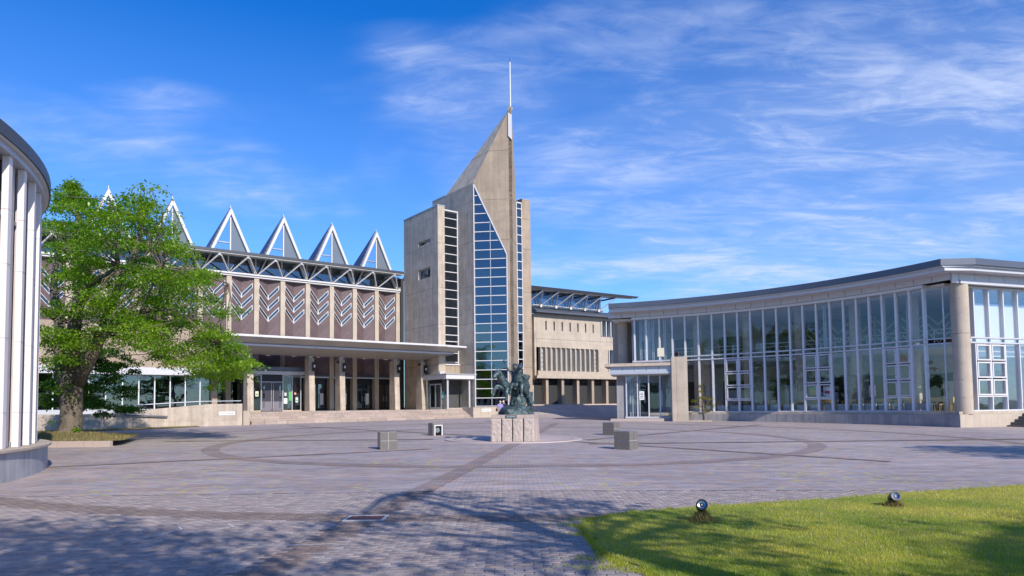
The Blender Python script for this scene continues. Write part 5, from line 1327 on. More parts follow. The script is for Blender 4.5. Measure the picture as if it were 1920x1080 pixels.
# posters on the glass
def poster(label, Fr, s, d, z, w, h, rgb, rgb2=None):
    t = MB().box(Fr, s, s + w, d, d + 0.008, z, z + h).build('poster', mat('paper_%d' % abs(hash(rgb) % 9999), rgb, 0.7), loc=Fr(s, d, z)); tag(t, label, 'poster')
    if rgb2: MB().box(Fr, s + w * 0.15, s + w * 0.85, d + 0.0085, d + 0.0105, z + h * 0.2, z + h * 0.55).build('picture', mat('print_%d' % abs(hash(rgb2) % 9999), rgb2, 0.7), t)
poster('large green poster on the glass right of the dark entrance door', F, 4.05, 3.005, 2.35, 0.24, 0.75, (0.10, 0.42, 0.12))
poster('white notice with green print, right of the large green poster', F, 4.62, 3.005, 2.2, 0.2, 0.42, (0.75, 0.76, 0.74), (0.1, 0.4, 0.2))
poster('small pale notice at the left of the green poster', F, 3.68, 3.005, 2.75, 0.17, 0.26, (0.66, 0.70, 0.72))
poster('white sheet below the small pale notice, right of the door', F, 3.62, 3.005, 2.1, 0.3, 0.45, (0.72, 0.76, 0.76))
poster('red and white leaflet above the notices right of the door', F, 4.5, 3.005, 2.85, 0.16, 0.2, (0.6, 0.16, 0.10), (0.8, 0.7, 0.6))
poster('pink notice on the glass left of the dark entrance door', F, 0.78, 3.005, 2.95, 0.28, 0.4, (0.62, 0.45, 0.55))
poster('pale green notice with a dark green spot, left of the dark door', F, 0.8, 3.005, 2.35, 0.24, 0.4, (0.55, 0.68, 0.58), (0.08, 0.25, 0.12))
poster('cream notice close to the left side of the dark door', F, 1.3, 3.005, 2.7, 0.26, 0.42, (0.66, 0.66, 0.50), (0.2, 0.35, 0.2))
for i, lab in ((2, 'white sheet on the hall door nearest to the entrance vestibule'), (3, 'white sheet on the hall door between the second and third canopy fins'), (4, 'white sheet on the hall door behind the fourth canopy fin'), (5, 'white sheet on the hall door nearest to the tower')):
    poster(lab, F, i * BAY + 1.35, -0.56, 2.0, 0.34, 1.05, (0.72, 0.72, 0.70))
AF = lambda s, d, z: PO(46.0 - s * 2.1, RG + 1.0 - d, z)
poster('green and orange poster behind the middle opening windows of the pavilion', lambda s, d, z: PO(42.4 - s * 2.1, RG + 0.2 - d, z), 0, 0, 2.15, 0.7, 0.5, (0.16, 0.45, 0.14), (0.75, 0.25, 0.08))
poster('white poster with a red mark, right of the green and orange poster', lambda s, d, z: PO(40.4 - s * 2.1, RG + 0.2 - d, z), 0, 0, 2.1, 0.6, 0.6, (0.66, 0.66, 0.68), (0.62, 0.08, 0.10))
poster('teal poster with a figure inside the pavilion, left of the corner column', lambda s, d, z: PO(25.4 - s * 2.1, RG + 2.2 - d, z), 0, 0, 2.4, 0.5, 0.75, (0.08, 0.22, 0.30), (0.5, 0.3, 0.25))
poster('pink and white poster low behind the pavilion glass', lambda s, d, z: PO(35.0 - s * 2.1, RG + 1.0 - d, z), 0, 0, 2.0, 0.4, 0.7, (0.62, 0.50, 0.56), (0.5, 0.2, 0.3))
poster('teal notice on the door of the tower vestibule', frame((F(15.9, 8.0, 0).x, F(15.9, 8.0, 0).y), R(37.557 - 90)), 0.05, 0.05, 2.3, 0.4, 0.75, (0.06, 0.30, 0.32), (0.7, 0.75, 0.7))

# ---------------------------------------------------------------- drum building on the left
dr_ = thing('drum_building', 'round building with close white vertical fins and a dark roof edge at the left', 'building', (-22.5, 11.05, 0.2))
DC = Vector((-22.36, 11.05))
def DP(a, r, z): return Vector((DC.x + r * math.cos(R(a)), DC.y + r * math.sin(R(a)), z))
def ring(r0, r1, z0, z1, name, m, n=96, a0=-75, a1=110):
    b = MB()
    A = [a0 + (a1 - a0) * k / n for k in range(n + 1)]
    for k in range(n):
        for (ra, za), (rb_, zb_) in zip(((r0, z0), (r1, z0), (r1, z1), (r0, z1)), ((r1, z0), (r1, z1), (r0, z1), (r0, z0))):
            b.quad(DP(A[k], ra, za), DP(A[k + 1], ra, za), DP(A[k + 1], rb_, zb_), DP(A[k], rb_, zb_))
    return b.build(name, m, dr_)
ring(11.2, 12.3, -0.1, 0.78, 'plinth', mat('drum_plinth', (0.43, 0.43, 0.45), 0.8, var=0.2, vscale=1.5, bump=0.15, streak=0.2))
ring(11.2, 12.38, 0.781, 0.83, 'sill', M_CONCP)
ring(11.4, 12.12, 7.16, 7.30, 'fascia', M_ALU)
ring(11.0, 12.2, 7.301, 7.34, 'soffit', M_SOFFIT)
ring(10.0, 12.24, 7.341, 7.62, 'roof_edge', M_ROOF)
b = MB(); n = 64
for k in range(n): b.quad(DP(0, 0, 7.75), DP(360 * k / n, 12.1, 7.625), DP(360 * (k + 1) / n, 12.1, 7.625))
b.build('roof', M_ROOF, dr_)
b = MB(); 
for k in range(n): b.quad(DP(360 * k / n, 10.9, 0), DP(360 * (k + 1) / n, 10.9, 0), DP(360 * (k + 1) / n, 10.9, 7.4), DP(360 * k / n, 10.9, 7.4))
b.build('inner_wall', M_INTD, dr_)
M_FIN = mat('white_fin_paint', (0.76, 0.70, 0.68), 0.45, var=0.04)
M_DPAN = mat('rosy_panel', (0.58, 0.51, 0.49), 0.6, var=0.08)
def dseg(a0, a1, r0, r1, z0, z1): return MB().hexa([DP(a0, r0, z0), DP(a1, r0, z0), DP(a1, r1, z0), DP(a0, r1, z0), DP(a0, r0, z1), DP(a1, r0, z1), DP(a1, r1, z1), DP(a0, r1, z1)])
k = 0; a = -72.0
while a < 108:
    aa = a + 0.5
    for z0, z1 in ((0.835, 5.98), (5.99, 7.155)): dseg(a - 0.42, a + 0.42, 11.93, 12.06, z0, z1).build('fin', M_FIN, dr_)
    for zz in (1.6, 3.2, 4.8): dseg(a - 0.43, a + 0.43, 11.935, 12.066, zz, zz + 0.012).build('fin_seam', M_ALU, dr_)
    dseg(a + 1.3, a + 3.95, 11.80, 11.88, 0.835, 7.155).build('cladding_panel', M_DPAN, dr_)
    dseg(a + 0.55, a + 1.28, 11.76, 11.79, 0.95, 5.9).build('pane', M_GLASSB, dr_)
    dseg(a + 0.55, a + 1.28, 11.74, 11.84, 5.905, 6.0).build('transom', M_ALU, dr_)
    dseg(a + 0.55, a + 1.28, 11.76, 11.79, 6.005, 7.15).build('pane', M_GLASSB, dr_)
    dseg(a + 0.55, a + 1.28, 11.72, 11.86, 0.835, 0.945).build('transom', M_ALU, dr_)
    a += 4.45

# ---------------------------------------------------------------- statue and pedestal
def skin_build(name, joints, edges, m, parent, sub=2, root=None, rough=0.0, seed=0, seeds=14.0):
    """joints: {key: (x, y, z, r[, ry])}; edges: pairs; one continuous surface"""
    keys = list(joints); ix = {k: i for i, k in enumerate(keys)}
    me = bpy.data.meshes.new(name + '_skeleton')
    me.from_pydata([joints[k][:3] for k in keys], [(ix[a], ix[b]) for a, b in edges], [])
    o = bpy.data.objects.new(name + '_skeleton', me); col.objects.link(o)
    md = o.modifiers.new('skin', 'SKIN'); md.use_smooth_shade = True; md.branch_smoothing = 0.4
    if not me.skin_vertices: me.attributes
    sk = me.skin_vertices[0].data if me.skin_vertices else None
    if sk is None:
        raise RuntimeError('no skin layer')
    for k in keys:
        j = joints[k]; sk[ix[k]].radius = (j[3], j[4] if len(j) > 4 else j[3]); sk[ix[k]].use_root = (k == (root or keys[0]))
    s2 = o.modifiers.new('sub', 'SUBSURF'); s2.levels = sub; s2.render_levels = sub
    dg = bpy.context.evaluated_depsgraph_get(); dg.update()
    me2 = bpy.data.meshes.new_from_object(o.evaluated_get(dg)); me2.name = name
    bpy.data.objects.remove(o)
    if rough:
        for v in me2.vertices:
            v.co += v.normal * (mnoise.noise(v.co * seeds + Vector((seed, 0, 0))) * rough)
    base = root_loc(parent) if parent else Vector((0, 0, 0))
    me2.transform(Matrix.Translation(-base)) if parent else None
    me2.materials.clear(); me2.materials.append(m)
    me2.polygons.foreach_set('use_smooth', [True] * len(me2.polygons))
    o2 = bpy.data.objects.new(name, me2); col.objects.link(o2)
    if parent: o2.parent = parent
    return o2
ANGS = R(-7.2)
SB = Vector((0.10, 26.15, 0.30))      # front-middle foot of the pedestal is 0.9 m nearer the camera
SFr = frame((SB.x, SB.y), ANGS)       # s right, d towards the camera
ped = thing('pedestal', 'granite pedestal of four rough blocks with a smooth cap and bronze plaque', 'pedestal', SFr(0, 0, 0.25))
def rough_block(s0, s1, d0, d1, z0, z1, name, amp=0.022, taper=0.03, nx=9, nz=16, seed=0):
    """split-faced block: the front is a displaced grid, the rest plain"""
    b = MB(); g = {}
    for i in range(nx + 1):
        for j in range(nz + 1):
            u, v = i / nx, j / nz; edge = min(u, 1 - u, v, 1 - v)
            dd = d1 - taper * v + (amp * (0.6 + mnoise.noise(Vector((u * 3.1 + seed * 7, v * 6.0, seed))) * 1.0 + 0.5 * mnoise.noise(Vector((u * 9, v * 16, seed + 5)))) if edge > 0.001 else -0.006)
            g[i, j] = len(b.v); b.v.append(tuple(SFr(s0 + (s1 - s0) * u, dd, z0 + (z1 - z0) * v)))
    for i in range(nx):
        for j in range(nz): b.f.append((g[i, j], g[i + 1, j], g[i + 1, j + 1], g[i, j + 1]))
    bk = [len(b.v) + k for k in range(4)]
    b.v += [tuple(SFr(s0, d0, z0)), tuple(SFr(s1, d0, z0)), tuple(SFr(s1, d0, z1)), tuple(SFr(s0, d0, z1))]
    b.f.append(tuple(bk))
    b.f.append(tuple([g[i, 0] for i in range(nx + 1)] + [bk[1], bk[0]])); b.f.append(tuple([g[i, nz] for i in range(nx + 1)] + [bk[2], bk[3]]))
    b.f.append(tuple([g[0, j] for j in range(nz + 1)] + [bk[3], bk[0]])); b.f.append(tuple([g[nx, j] for j in range(nz + 1)] + [bk[2], bk[1]]))
    return b.build(name, M_GRAN, ped)
ZP0, ZP1, ZP2 = 0.30, 1.17, 1.31
edges_ = [-0.83, -0.405, 0.0, 0.405, 0.83]
for k in range(4): rough_block(edges_[k] + 0.02, edges_[k + 1] - 0.02, 0.2, 0.92, ZP0, ZP1, 'granite_block', seed=k)
MB().box(SFr, -0.78, 0.78, -0.85, 0.6, ZP0, ZP1 - 0.01).build('core', M_JOINT, ped)
for d0, d1 in ((-0.88, -0.32), (-0.30, 0.19)):
    for sg in (-1, 1):
        MB().hexa([SFr(sg * 0.5, d0, ZP0), SFr(sg * 0.86, d0, ZP0), SFr(sg * 0.86, d1, ZP0), SFr(sg * 0.5, d1, ZP0), SFr(sg * 0.5, d0, ZP1), SFr(sg * 0.82, d0, ZP1), SFr(sg * 0.82, d1, ZP1), SFr(sg * 0.5, d1, ZP1)]).build('granite_block', M_GRANS, ped, bevel=0.01)
for s0, s1 in ((-0.80, -0.44), (-0.435, 0.435), (0.44, 0.80)):
    MB().box(SFr, s0, s1, -0.84, 0.84, ZP1 + 0.003, ZP2).build('cap_stone', M_GRANS, ped, bevel=0.008)
pq = MB().box(SFr, -0.26, 0.16, 0.841, 0.86, ZP1 + 0.025, ZP2 - 0.015).build('plaque', M_BRONZE, ped)
for k in range(6): MB().box(SFr, -0.20 + k * 0.055, -0.165 + k * 0.055, 0.861, 0.865, ZP1 + 0.05, ZP2 - 0.045).build('mark', M_ALU, pq)

sta = thing('bronze_statue', 'green bronze statue of two rearing horses and a rider with raised arm, on the pedestal', 'statue', SFr(0, 0, ZP2))
def SP(x, y, z): p = SFr(x, -y, ZP2 + z); return (p.x, p.y, p.z)
def sj(d): return {k: (*SP(*v[:3]), *v[3:]) for k, v in d.items()}
h1 = dict(hip=(0.02, .52, .72, .175), loin=(-.08, .32, .86, .165), chest=(-.30, -.12, 1.00, .185), nb=(-.40, -.30, 1.20, .188), nm=(-.49, -.42, 1.42, .171), poll=(-.55, -.50, 1.60, .132), jaw=(-.61, -.60, 1.53, .122), muz=(-.70, -.72, 1.40, .088), nose=(-.715, -.755, 1.365, .061),
          a1=(-.42, -.30, .98, .10), a2=(-.62, -.50, 1.10, .089), a3=(-.72, -.55, .92, .066), a4=(-.75, -.55, .76, .056), a5=(-.77, -.62, .68, .074),
          b1=(-.22, -.32, .94, .10), b2=(-.22, -.58, .98, .092), b3=(-.235, -.62, .76, .068), b4=(-.245, -.58, .58, .057), b5=(-.25, -.62, .50, .079),
          c1=(-.10, .44, .52, .12), c2=(-.16, .26, .36, .101), c3=(-.16, .44, .20, .075), c4=(-.20, .34, .0, .05), d1=(.12, .44, .52, .12), d2=(.06, .26, .34, .101), d3=(.10, .42, .18, .075), d4=(.08, .32, .0, .05),
          t1=(.02, .70, .78, .05), t2=(.05, .86, .62, .06), t3=(.08, .92, .40, .03))
he = [('hip', 'loin'), ('loin', 'chest'), ('chest', 'nb'), ('nb', 'nm'), ('nm', 'poll'), ('poll', 'jaw'), ('jaw', 'muz'), ('muz', 'nose'), ('chest', 'a1'), ('a1', 'a2'), ('a2', 'a3'), ('a3', 'a4'), ('a4', 'a5'), ('chest', 'b1'), ('b1', 'b2'), ('b2', 'b3'), ('b3', 'b4'), ('b4', 'b5'),
      ('hip', 'c1'), ('c1', 'c2'), ('c2', 'c3'), ('c3', 'c4'), ('hip', 'd1'), ('d1', 'd2'), ('d2', 'd3'), ('d3', 'd4'), ('hip', 't1'), ('t1', 't2'), ('t2', 't3')]
skin_build('horse', sj(h1), he, M_BRONZE, sta, 2, 'loin', 0.012, 1)
h2 = dict(hip=(.46, .55, .74, .18), loin=(.38, .34, .92, .17), chest=(.17, -.08, 1.10, .185), nb=(.16, -.22, 1.34, .174), nm=(.19, -.30, 1.58, .146), poll=(.24, -.36, 1.80, .112), jaw=(.27, -.48, 1.80, .094), muz=(.30, -.68, 1.76, .068), nose=(.305, -.72, 1.74, .049),
          a1=(.04, -.24, 1.06, .10), a2=(-.04, -.50, 1.16, .077), a3=(-.09, -.52, .98, .054), a4=(-.12, -.46, .86, .046), a5=(-.14, -.50, .80, .062),
          b1=(.28, -.22, 1.08, .11), b2=(.335, -.50, 1.16, .079), b3=(.325, -.56, .92, .055), b4=(.315, -.54, .74, .048), b5=(.31, -.58, .64, .067),
          c1=(.36, .46, .54, .13), c2=(.28, .26, .38, .090), c3=(.30, .46, .22, .061), c4=(.27, .34, .0, .05), d1=(.56, .46, .54, .13), d2=(.50, .28, .36, .090), d3=(.56, .46, .20, .061), d4=(.54, .36, .0, .05),
          t1=(.50, .74, .80, .05), t2=(.56, .90, .64, .06), t3=(.60, .96, .40, .03))
skin_build('horse', sj(h2), he, M_BRONZE, sta, 2, 'loin', 0.012, 4)
for nm, H in (('mane', h1), ('mane', h2)):      # mane: a ragged ridge along the crest, ears
    b = MB()
    for k in range(11):
        t = k / 10; a, c = Vector(H['nb'][:3]), Vector(H['poll'][:3]); m_ = a.lerp(c, t) + (Vector(H['nm'][:3]) - a.lerp(c, .5)) * (1 - abs(2 * t - 1))
        p = m_ + Vector((0.03 + 0.02 * rnd.random(), 0.11, 0.06)); q = p + Vector((rnd.uniform(-.02, .09), rnd.uniform(.04, .10), rnd.uniform(-.08, .06)))
        b.tube([SP(*m_), SP(*p), SP(*q)], [0.05, 0.045, 0.012], 6)
    for sx in (-1, 1):
        e0 = Vector(H['poll'][:3]) + Vector((sx * .045, 0, .05)); b.tube([SP(*e0), SP(*(e0 + Vector((sx * .01, -.01, .06)))), SP(*(e0 + Vector((sx * .015, -.015, .115))))], [.03, .024, .004], 6)
    b.build(nm, M_BRONZE, sta)
rider = dict(pel=(.00, .12, 1.22, .12), waist=(-.01, .08, 1.36, .10), ches=(-.01, .03, 1.54, .125), neck=(.0, .0, 1.69, .05), head=(.005, -.03, 1.80, .082), crown=(.01, .0, 1.875, .07),
             ls=(-.13, .02, 1.60, .06), le=(-.24, -.05, 1.72, .042), lh=(-.335, -.08, 1.93, .032), lf=(-.36, -.08, 1.985, .034),
             rs=(.13, .06, 1.58, .06), re=(.36, .22, 1.44, .045), rh=(.47, .30, 1.28, .034), rf=(.52, .30, 1.22, .032),
             lk=(-.22, -.18, 1.06, .075), lft=(-.16, -.12, .78, .05), ltoe=(-.17, -.24, .74, .04), rk=(.14, -.22, 1.10, .07), rft=(.12, -.18, .84, .05), rtoe=(.12, -.28, .80, .04))
re_ = [('pel', 'waist'), ('waist', 'ches'), ('ches', 'neck'), ('neck', 'head'), ('head', 'crown'), ('ches', 'ls'), ('ls', 'le'), ('le', 'lh'), ('lh', 'lf'), ('ches', 'rs'), ('rs', 're'), ('re', 'rh'), ('rh', 'rf'), ('pel', 'lk'), ('lk', 'lft'), ('lft', 'ltoe'), ('pel', 'rk'), ('rk', 'rft'), ('rft', 'rtoe')]
rid = skin_build('rider', sj(rider), re_, M_BRONZE, sta, 2, 'pel', 0.006, 2)
b = MB(); b.tube([SP(-.355, -.08, 1.97), SP(-.375, -.09, 2.02), SP(-.38, -.09, 2.06), SP(-.375, -.09, 2.115)], [.03, .058, .06, .03], 10); b.build('raised_ball', M_BRONZE, rid, smooth=True)
b = MB(); hp = Vector(rider['crown'][:3])
for k in range(14): d_ = Vector((rnd.uniform(-.07, .08), rnd.uniform(-.03, .09), rnd.uniform(-.03, .06))); b.tube([SP(*(hp + d_ * .4)), SP(*(hp + d_)), SP(*(hp + d_ * 1.5))], [.04, .03, .008], 5)
b.build('hair', M_BRONZE, rid)
face = Vector(rider['head'][:3])
b = MB(); b.tube([SP(*(face + Vector((0, -.07, .03)))), SP(*(face + Vector((0, -.115, -.012)))), SP(*(face + Vector((0, -.08, -.03))))], [.012, .018, .012], 6).build('nose', M_BRONZE, rid)
b = MB()
for sx, oy in ((-1, 0), (1, 0)):
    pass
# cloak streaming back, fused folds
b = MB(); n = 9
for i in range(n):
    for j in range(6):
        u, v = i / (n - 1), j / 5
        b.v.append(SP(.06 + .42 * v + .10 * math.sin(u * 9 + v) * v * .4, .14 + .45 * v + .05 * math.sin(u * 14), 1.62 - .55 * u * (0.5 + v * .6) - .10 * v))
for i in range(n - 1):
    for j in range(5): a = i * 6 + j; b.f.append((a, a + 1, a + 7, a + 6))
ck = b.build('cloak', M_BRONZE, rid, smooth=True)
sm_ = ck.modifiers.new('thickness', 'SOLIDIFY'); sm_.thickness = 0.035
# rocky mound, the mass under the bellies, and the wooden cross post
def mound(name, cx_, cy_, cz, rx_, ry_, rz_, amp, seed):
    bm = bmesh.new(); bmesh.ops.create_icosphere(bm, subdivisions=4, radius=1)
    for v in bm.verts:
        nn = mnoise.noise(v.co * 2.2 + Vector((seed, 0, 0))) + 0.6 * mnoise.noise(v.co * 5.5 + Vector((seed, 3, 0))) + 0.35 * mnoise.noise(v.co * 12)
        p = v.co * (1 + amp * nn); v.co = Vector(SP(cx_ + p.x * rx_, cy_ + p.y * ry_, max(0.0, cz + p.z * rz_))) - root_loc(sta)
    me = bpy.data.meshes.new(name); bm.to_mesh(me); bm.free(); me.materials.append(M_BRONZE)
    me.polygons.foreach_set('use_smooth', [True] * len(me.polygons))
    o = bpy.data.objects.new(name, me); col.objects.link(o); o.parent = sta
mound('rock', 0.03, 0.0, 0.0, .66, .72, .36, .28, 2)
mound('rock', 0.06, 0.34, 0.42, .27, .26, .55, .34, 8)
mound('rock', -0.42, 0.25, 0.05, .22, .4, .24, .2, 5)
b = MB(); b.tube([SP(.63, .12, 0), SP(.64, .10, .40), SP(.645, .1, .86)], [.055, .05, .045], 8); b.tube([SP(.48, .08, .36), SP(.64, .1, .46), SP(.76, .12, .44)], [.05, .06, .04], 8); b.build('wooden_post', M_BRONZE, sta, smooth=True)

# ---------------------------------------------------------------- four light boxes round the statue
M_BTILE = mat('olive_box_tile', (0.17, 0.155, 0.145), 0.28, var=0.12, vscale=10)
M_GROUT = mat('pale_grout', (0.50, 0.49, 0.50), 0.7)
def light_box(label, x, y, rot, h, w, open_ang):
    z0 = zg(x, y); t = thing('light_box', label, 'light box', (x, y, z0), 'tiled light boxes around the statue')
    open_side = None
    MB().box(frame((x, y), rot), -w / 2 + .012, w / 2 - .012, -w / 2 + .012, w / 2 - .012, z0 - 0.03, z0 + h - .012).build('body', M_GROUT, t) if open_ang is None else None
    for k in range(4):
        Fr = frame((x, y), rot + k * math.pi / 2)
        if open_ang is not None and k == open_ang:
            f = MB(); f.box(Fr, -w * .36, -w * .26, w / 2 - .03, w / 2 + .004, z0, z0 + h * .86).box(Fr, w * .26, w * .36, w / 2 - .03, w / 2 + .004, z0, z0 + h * .86).box(Fr, -w * .26, w * .26, w / 2 - .03, w / 2 + .004, z0 + h * .76, z0 + h * .86)
            f.build('frame', M_WHITE, t)
            for a0, a1 in ((-w / 2, -w * .365), (w * .365, w / 2)): MB().box(Fr, a0 + .004, a1 - .004 if a1 < 0 else a1 - .004, w / 2 - .012, w / 2, z0, z0 + h - .02).build('tile', M_BTILE, t)
            MB().box(Fr, -w * .36, w * .36, w / 2 - .012, w / 2, z0 + h * .865, z0 + h - .02).build('tile', M_BTILE, t)
            MB().box(Fr, -w * .26, w * .26, -w * .3, -w * .28, z0 + .01, z0 + h * .8).build('reflector', M_BLACK, t)
            c = Fr(0, .05, z0 + h * .42); dirv = (Fr(0, 1, 0) - Fr(0, 0, 0))
            lb = MB().tube([c - dirv * .12, c, c + dirv * .06, c + dirv * .09], [.05, .10, .125, .13], 16).build('lamp', M_BLACK, t)
            MB().tube([c + dirv * .091, c + dirv * .10], [.12, .115], 16).build('lens', mat('lens_glass', (0.35, 0.42, 0.46), 0.08, 0.6), lb)
        else:
            if open_ang is not None:
                MB().box(Fr, -w / 2 + .012, w / 2 - .03, w / 2 - .03, w / 2 - .0115, z0 - .03, z0 + h - .013).build('body', M_GROUT, t)
            for i in (0, 1):
                for j in (0, 1):
                    a0 = -w / 2 + .003 + i * w / 2; zz0 = z0 + .004 + j * h / 2
                    MB().box(Fr, a0, a0 + w / 2 - .016, w / 2 - .0115, w / 2, zz0, zz0 + h / 2 - .018).build('tile', M_BTILE, t)
    if open_ang is not None: MB().box(frame((x, y), rot), -w / 2 + .012, w / 2 - .012, -w / 2 + .012, w / 2 - .012, z0 + h - .05, z0 + h - .013).build('body', M_GROUT, t)
    Fr = frame((x, y), rot)
    for i in (0, 1):
        for j in (0, 1): MB().box(Fr, -w / 2 + .004 + i * w / 2, -.008 + i * w / 2 - .002, -w / 2 + .004 + j * w / 2, -.008 + j * w / 2 - .002, z0 + h - .0125, z0 + h).build('top_tile', mat('steel_top', (0.42, 0.44, 0.48), 0.25, 0.6), t)
light_box('tiled light box nearest on the left, with closed front faces', -4.15, 22.65, R(20), 0.57, 0.56, None)
light_box('tiled light box behind on the left, its white-framed opening facing the statue', -3.45, 30.9, R(28), 0.56, 0.56, 0)
light_box('tiled light box nearest on the right, partly in front of another', 3.60, 21.75, R(-40), 0.58, 0.56, None)
light_box('tiled light box behind on the right, its dark opening facing left', 4.38, 30.4, R(-38), 0.56, 0.56, 3)

# ---------------------------------------------------------------- lawn floodlights
M_LENS = mat('floodlight_glass', (0.30, 0.38, 0.50), 0.22, 0.85)
def floodlight(label, x, y, hx, hz, mound_r):
    z0 = lz(x, y); t = thing('floodlight', label, 'floodlight', (x, y, z0), 'round floodlights on the lawn')
    c = Vector((x + hx, y, z0 + hz)); aim = Vector((-0.12, -0.93, 0.34)).normalized()
    hd = MB().tube([c - aim * .15, c - aim * .12, c - aim * .05, c + aim * .02, c + aim * .055], [.022, .044, .06, .067, .067], 24).build('housing', M_BLACK, t, smooth=False)
    r_ = MB(); n = 28; u_ = aim.cross(Vector((0, 0, 1))).normalized(); v_ = u_.cross(aim)
    for k in range(n):
        a0, a1 = 2 * math.pi * k / n, 2 * math.pi * (k + 1) / n
        P = lambda a, r, o_: c + aim * o_ + (u_ * math.cos(a) + v_ * math.sin(a)) * r
        r_.hexa([P(a0, .052, .05), P(a1, .052, .05), P(a1, .071, .05), P(a0, .071, .05), P(a0, .052, .085), P(a1, .052, .085), P(a1, .071, .085), P(a0, .071, .085)])
    r_.build('rim', M_BLACK, hd)
    l_ = MB()
    for k in range(n):
        a0, a1 = 2 * math.pi * k / n, 2 * math.pi * (k + 1) / n
        for (ra, oa), (rb_, ob_) in (((.052, .062), (.03, .056)), ((.03, .056), (.012, .05))): l_.quad(P(a0, ra, oa), P(a1, ra, oa), P(a1, rb_, ob_), P(a0, rb_, ob_))
    l_.quad(*[P(2 * math.pi * k / n, .012, .05) for k in range(n)])
    l_.build('lens', M_LENS, hd, smooth=True, recalc=False)
    MB().tube([c + aim * .051, c + aim * .07], [.014, .008], 12).build('bulb', M_WHITE, hd)
    MB().tube([(x, y, z0 - .02), (x, y + .02, z0 + hz * .5), tuple(c - aim * .06)], .022, 8).build('stand', M_BLACK, t)
    def smp(n_):
        return np.array([(x + rnd.gauss(0, mound_r), y + rnd.gauss(0, mound_r * .8)) for _ in range(n_)])
    zf = lambda a, b_: z0 + max(0, hz * .62 * math.exp(-((a - x) ** 2 + (b_ - y) ** 2) / (2 * (mound_r * .8) ** 2)) - .0)
    blades(1100, smp, .03, .085, .009, M_GRASSD, 'grass_tuft', lambda X, Y: np.full(len(X), .4), kind='stuff', parent=t, zf=zf, lean=.9)
    bm_ = MB(); m2 = 14
    for i in range(m2 + 1):
        for j in range(m2 + 1):
            a, b_ = x + (i / m2 - .5) * mound_r * 5, y + (j / m2 - .5) * mound_r * 5; bm_.v.append((a, b_, zf(a, b_) - .012))
    for i in range(m2):
        for j in range(m2): q = i * (m2 + 1) + j; bm_.f.append((q, q + m2 + 1, q + m2 + 2, q + 1))
    bm_.build('soil_mound', M_SOIL, t, recalc=False)
floodlight('left round floodlight on a grassy hump at the lawn edge', 2.42, 8.85, -0.01, 0.20, 0.075)
floodlight('right round floodlight further along the lawn edge, beside a dark shadow', 5.55, 10.05, 0.0, 0.135, 0.055)

# ---------------------------------------------------------------- trees
def leaf_cloud(name, pads, per, size, m, parent, droop=0.3, flat=0.28, tintf=None):
    """pads: list of (centre, rx, rz); many small folded leaves gathered in uneven flat sprays"""
    C = []; NRM = []; TN = []
    for (c, rx_, rz_) in pads:
        n = int(per * rnd.uniform(0.6, 1.3))
        a = nrg.uniform(0, 2 * np.pi, n); r = rx_ * np.sqrt(nrg.uniform(0, 1, n)) * nrg.uniform(0.75, 1.1, n)
        q = np.stack([c[0] + r * np.cos(a), c[1] + r * np.sin(a), c[2] + nrg.normal(0, rz_, n) - droop * (r / rx_) ** 2 * rx_ * 0.5], 1)
        C.append(q); t0 = rnd.uniform(0.1, 0.75); TN.append(np.clip(t0 + nrg.normal(0, 0.22, n), 0, 1))
    C = np.concatenate(C); TN = np.concatenate(TN); n = len(C)
    L_ = size * nrg.uniform(0.6, 1.25, n)[:, None]
    az = nrg.uniform(0, 2 * np.pi, n); dip = nrg.normal(-0.45, 0.4, n)
    ax = np.stack([np.cos(az) * np.cos(dip), np.sin(az) * np.cos(dip), np.sin(dip)], 1)
    sd_ = np.stack([-np.sin(az), np.cos(az), nrg.normal(0, 0.45, n)], 1); sd_ /= np.linalg.norm(sd_, axis=1)[:, None]
    base = np.array(root_loc(parent)); C = C - base
    p0 = C; p1 = C + ax * L_ * 0.45 + sd_ * L_ * 0.27; p2 = C + ax * L_; p3 = C + ax * L_ * 0.45 - sd_ * L_ * 0.27
    V = np.stack([p0, p1, p2, p3], 1).reshape(-1, 3); Fq = np.arange(4 * n).reshape(n, 4)
    T = np.repeat(np.stack([TN, TN, TN, np.ones(n)], 1), 4, 0)
    return mesh_np(name, V, Fq, m, parent, None, T)
def limb_path(p, q, sag=0.0, wig=0.12, n=5):
    p, q = Vector(p), Vector(q); L = (q - p).length; out = []
    for k in range(n + 1):
        t = k / n; w = math.sin(t * math.pi)
        out.append(p.lerp(q, t) + Vector((rnd.gauss(0, wig), rnd.gauss(0, wig), rnd.gauss(0, wig * .6))) * w * L * .25 + Vector((0, 0, sag * w)))
    return out

TX, TY = -19.15, 29.6
TZ = zg(TX, TY) + 0.12
ct = thing('cherry_tree', 'large spreading cherry tree with a thick trunk and bright green leaves on the left', 'tree', (TX, TY, TZ))
def tp(px, py, Y=TY):      # offline: photo column and row read on the plane through the trunk
    return Vector(((px - 960) / 1280 * Y, Y, 1.6 + (773 - py) / 1280 * Y))
trunk = MB()
tk = [Vector((TX, TY, TZ - .25)), Vector((TX, TY, TZ + .05)), Vector((TX + .03, TY, TZ + .5)), Vector((TX + .05, TY, TZ + 1.2)), Vector((TX + .02, TY, TZ + 2.1)), Vector((TX + .0, TY, TZ + 2.9))]
trunk.tube(tk, [.66, .52, .45, .42, .44, .36], 20)
fork = [tk[-2], tk[-1]]
limbs = []
def limb(path, r0, r1):
    n = len(path); trunk.tube(path, [r0 + (r1 - r0) * (k / (n - 1)) for k in range(n)], 10); limbs.append((path, r0, r1))
limb([tk[3] + Vector((-.25, .1, .3)), Vector((-19.75, 29.8, 4.2)), Vector((-19.9, 29.9, 5.6)), Vector((-20.4, 30.2, 7.0)), Vector((-20.6, 30.6, 8.6))], .34, .10)
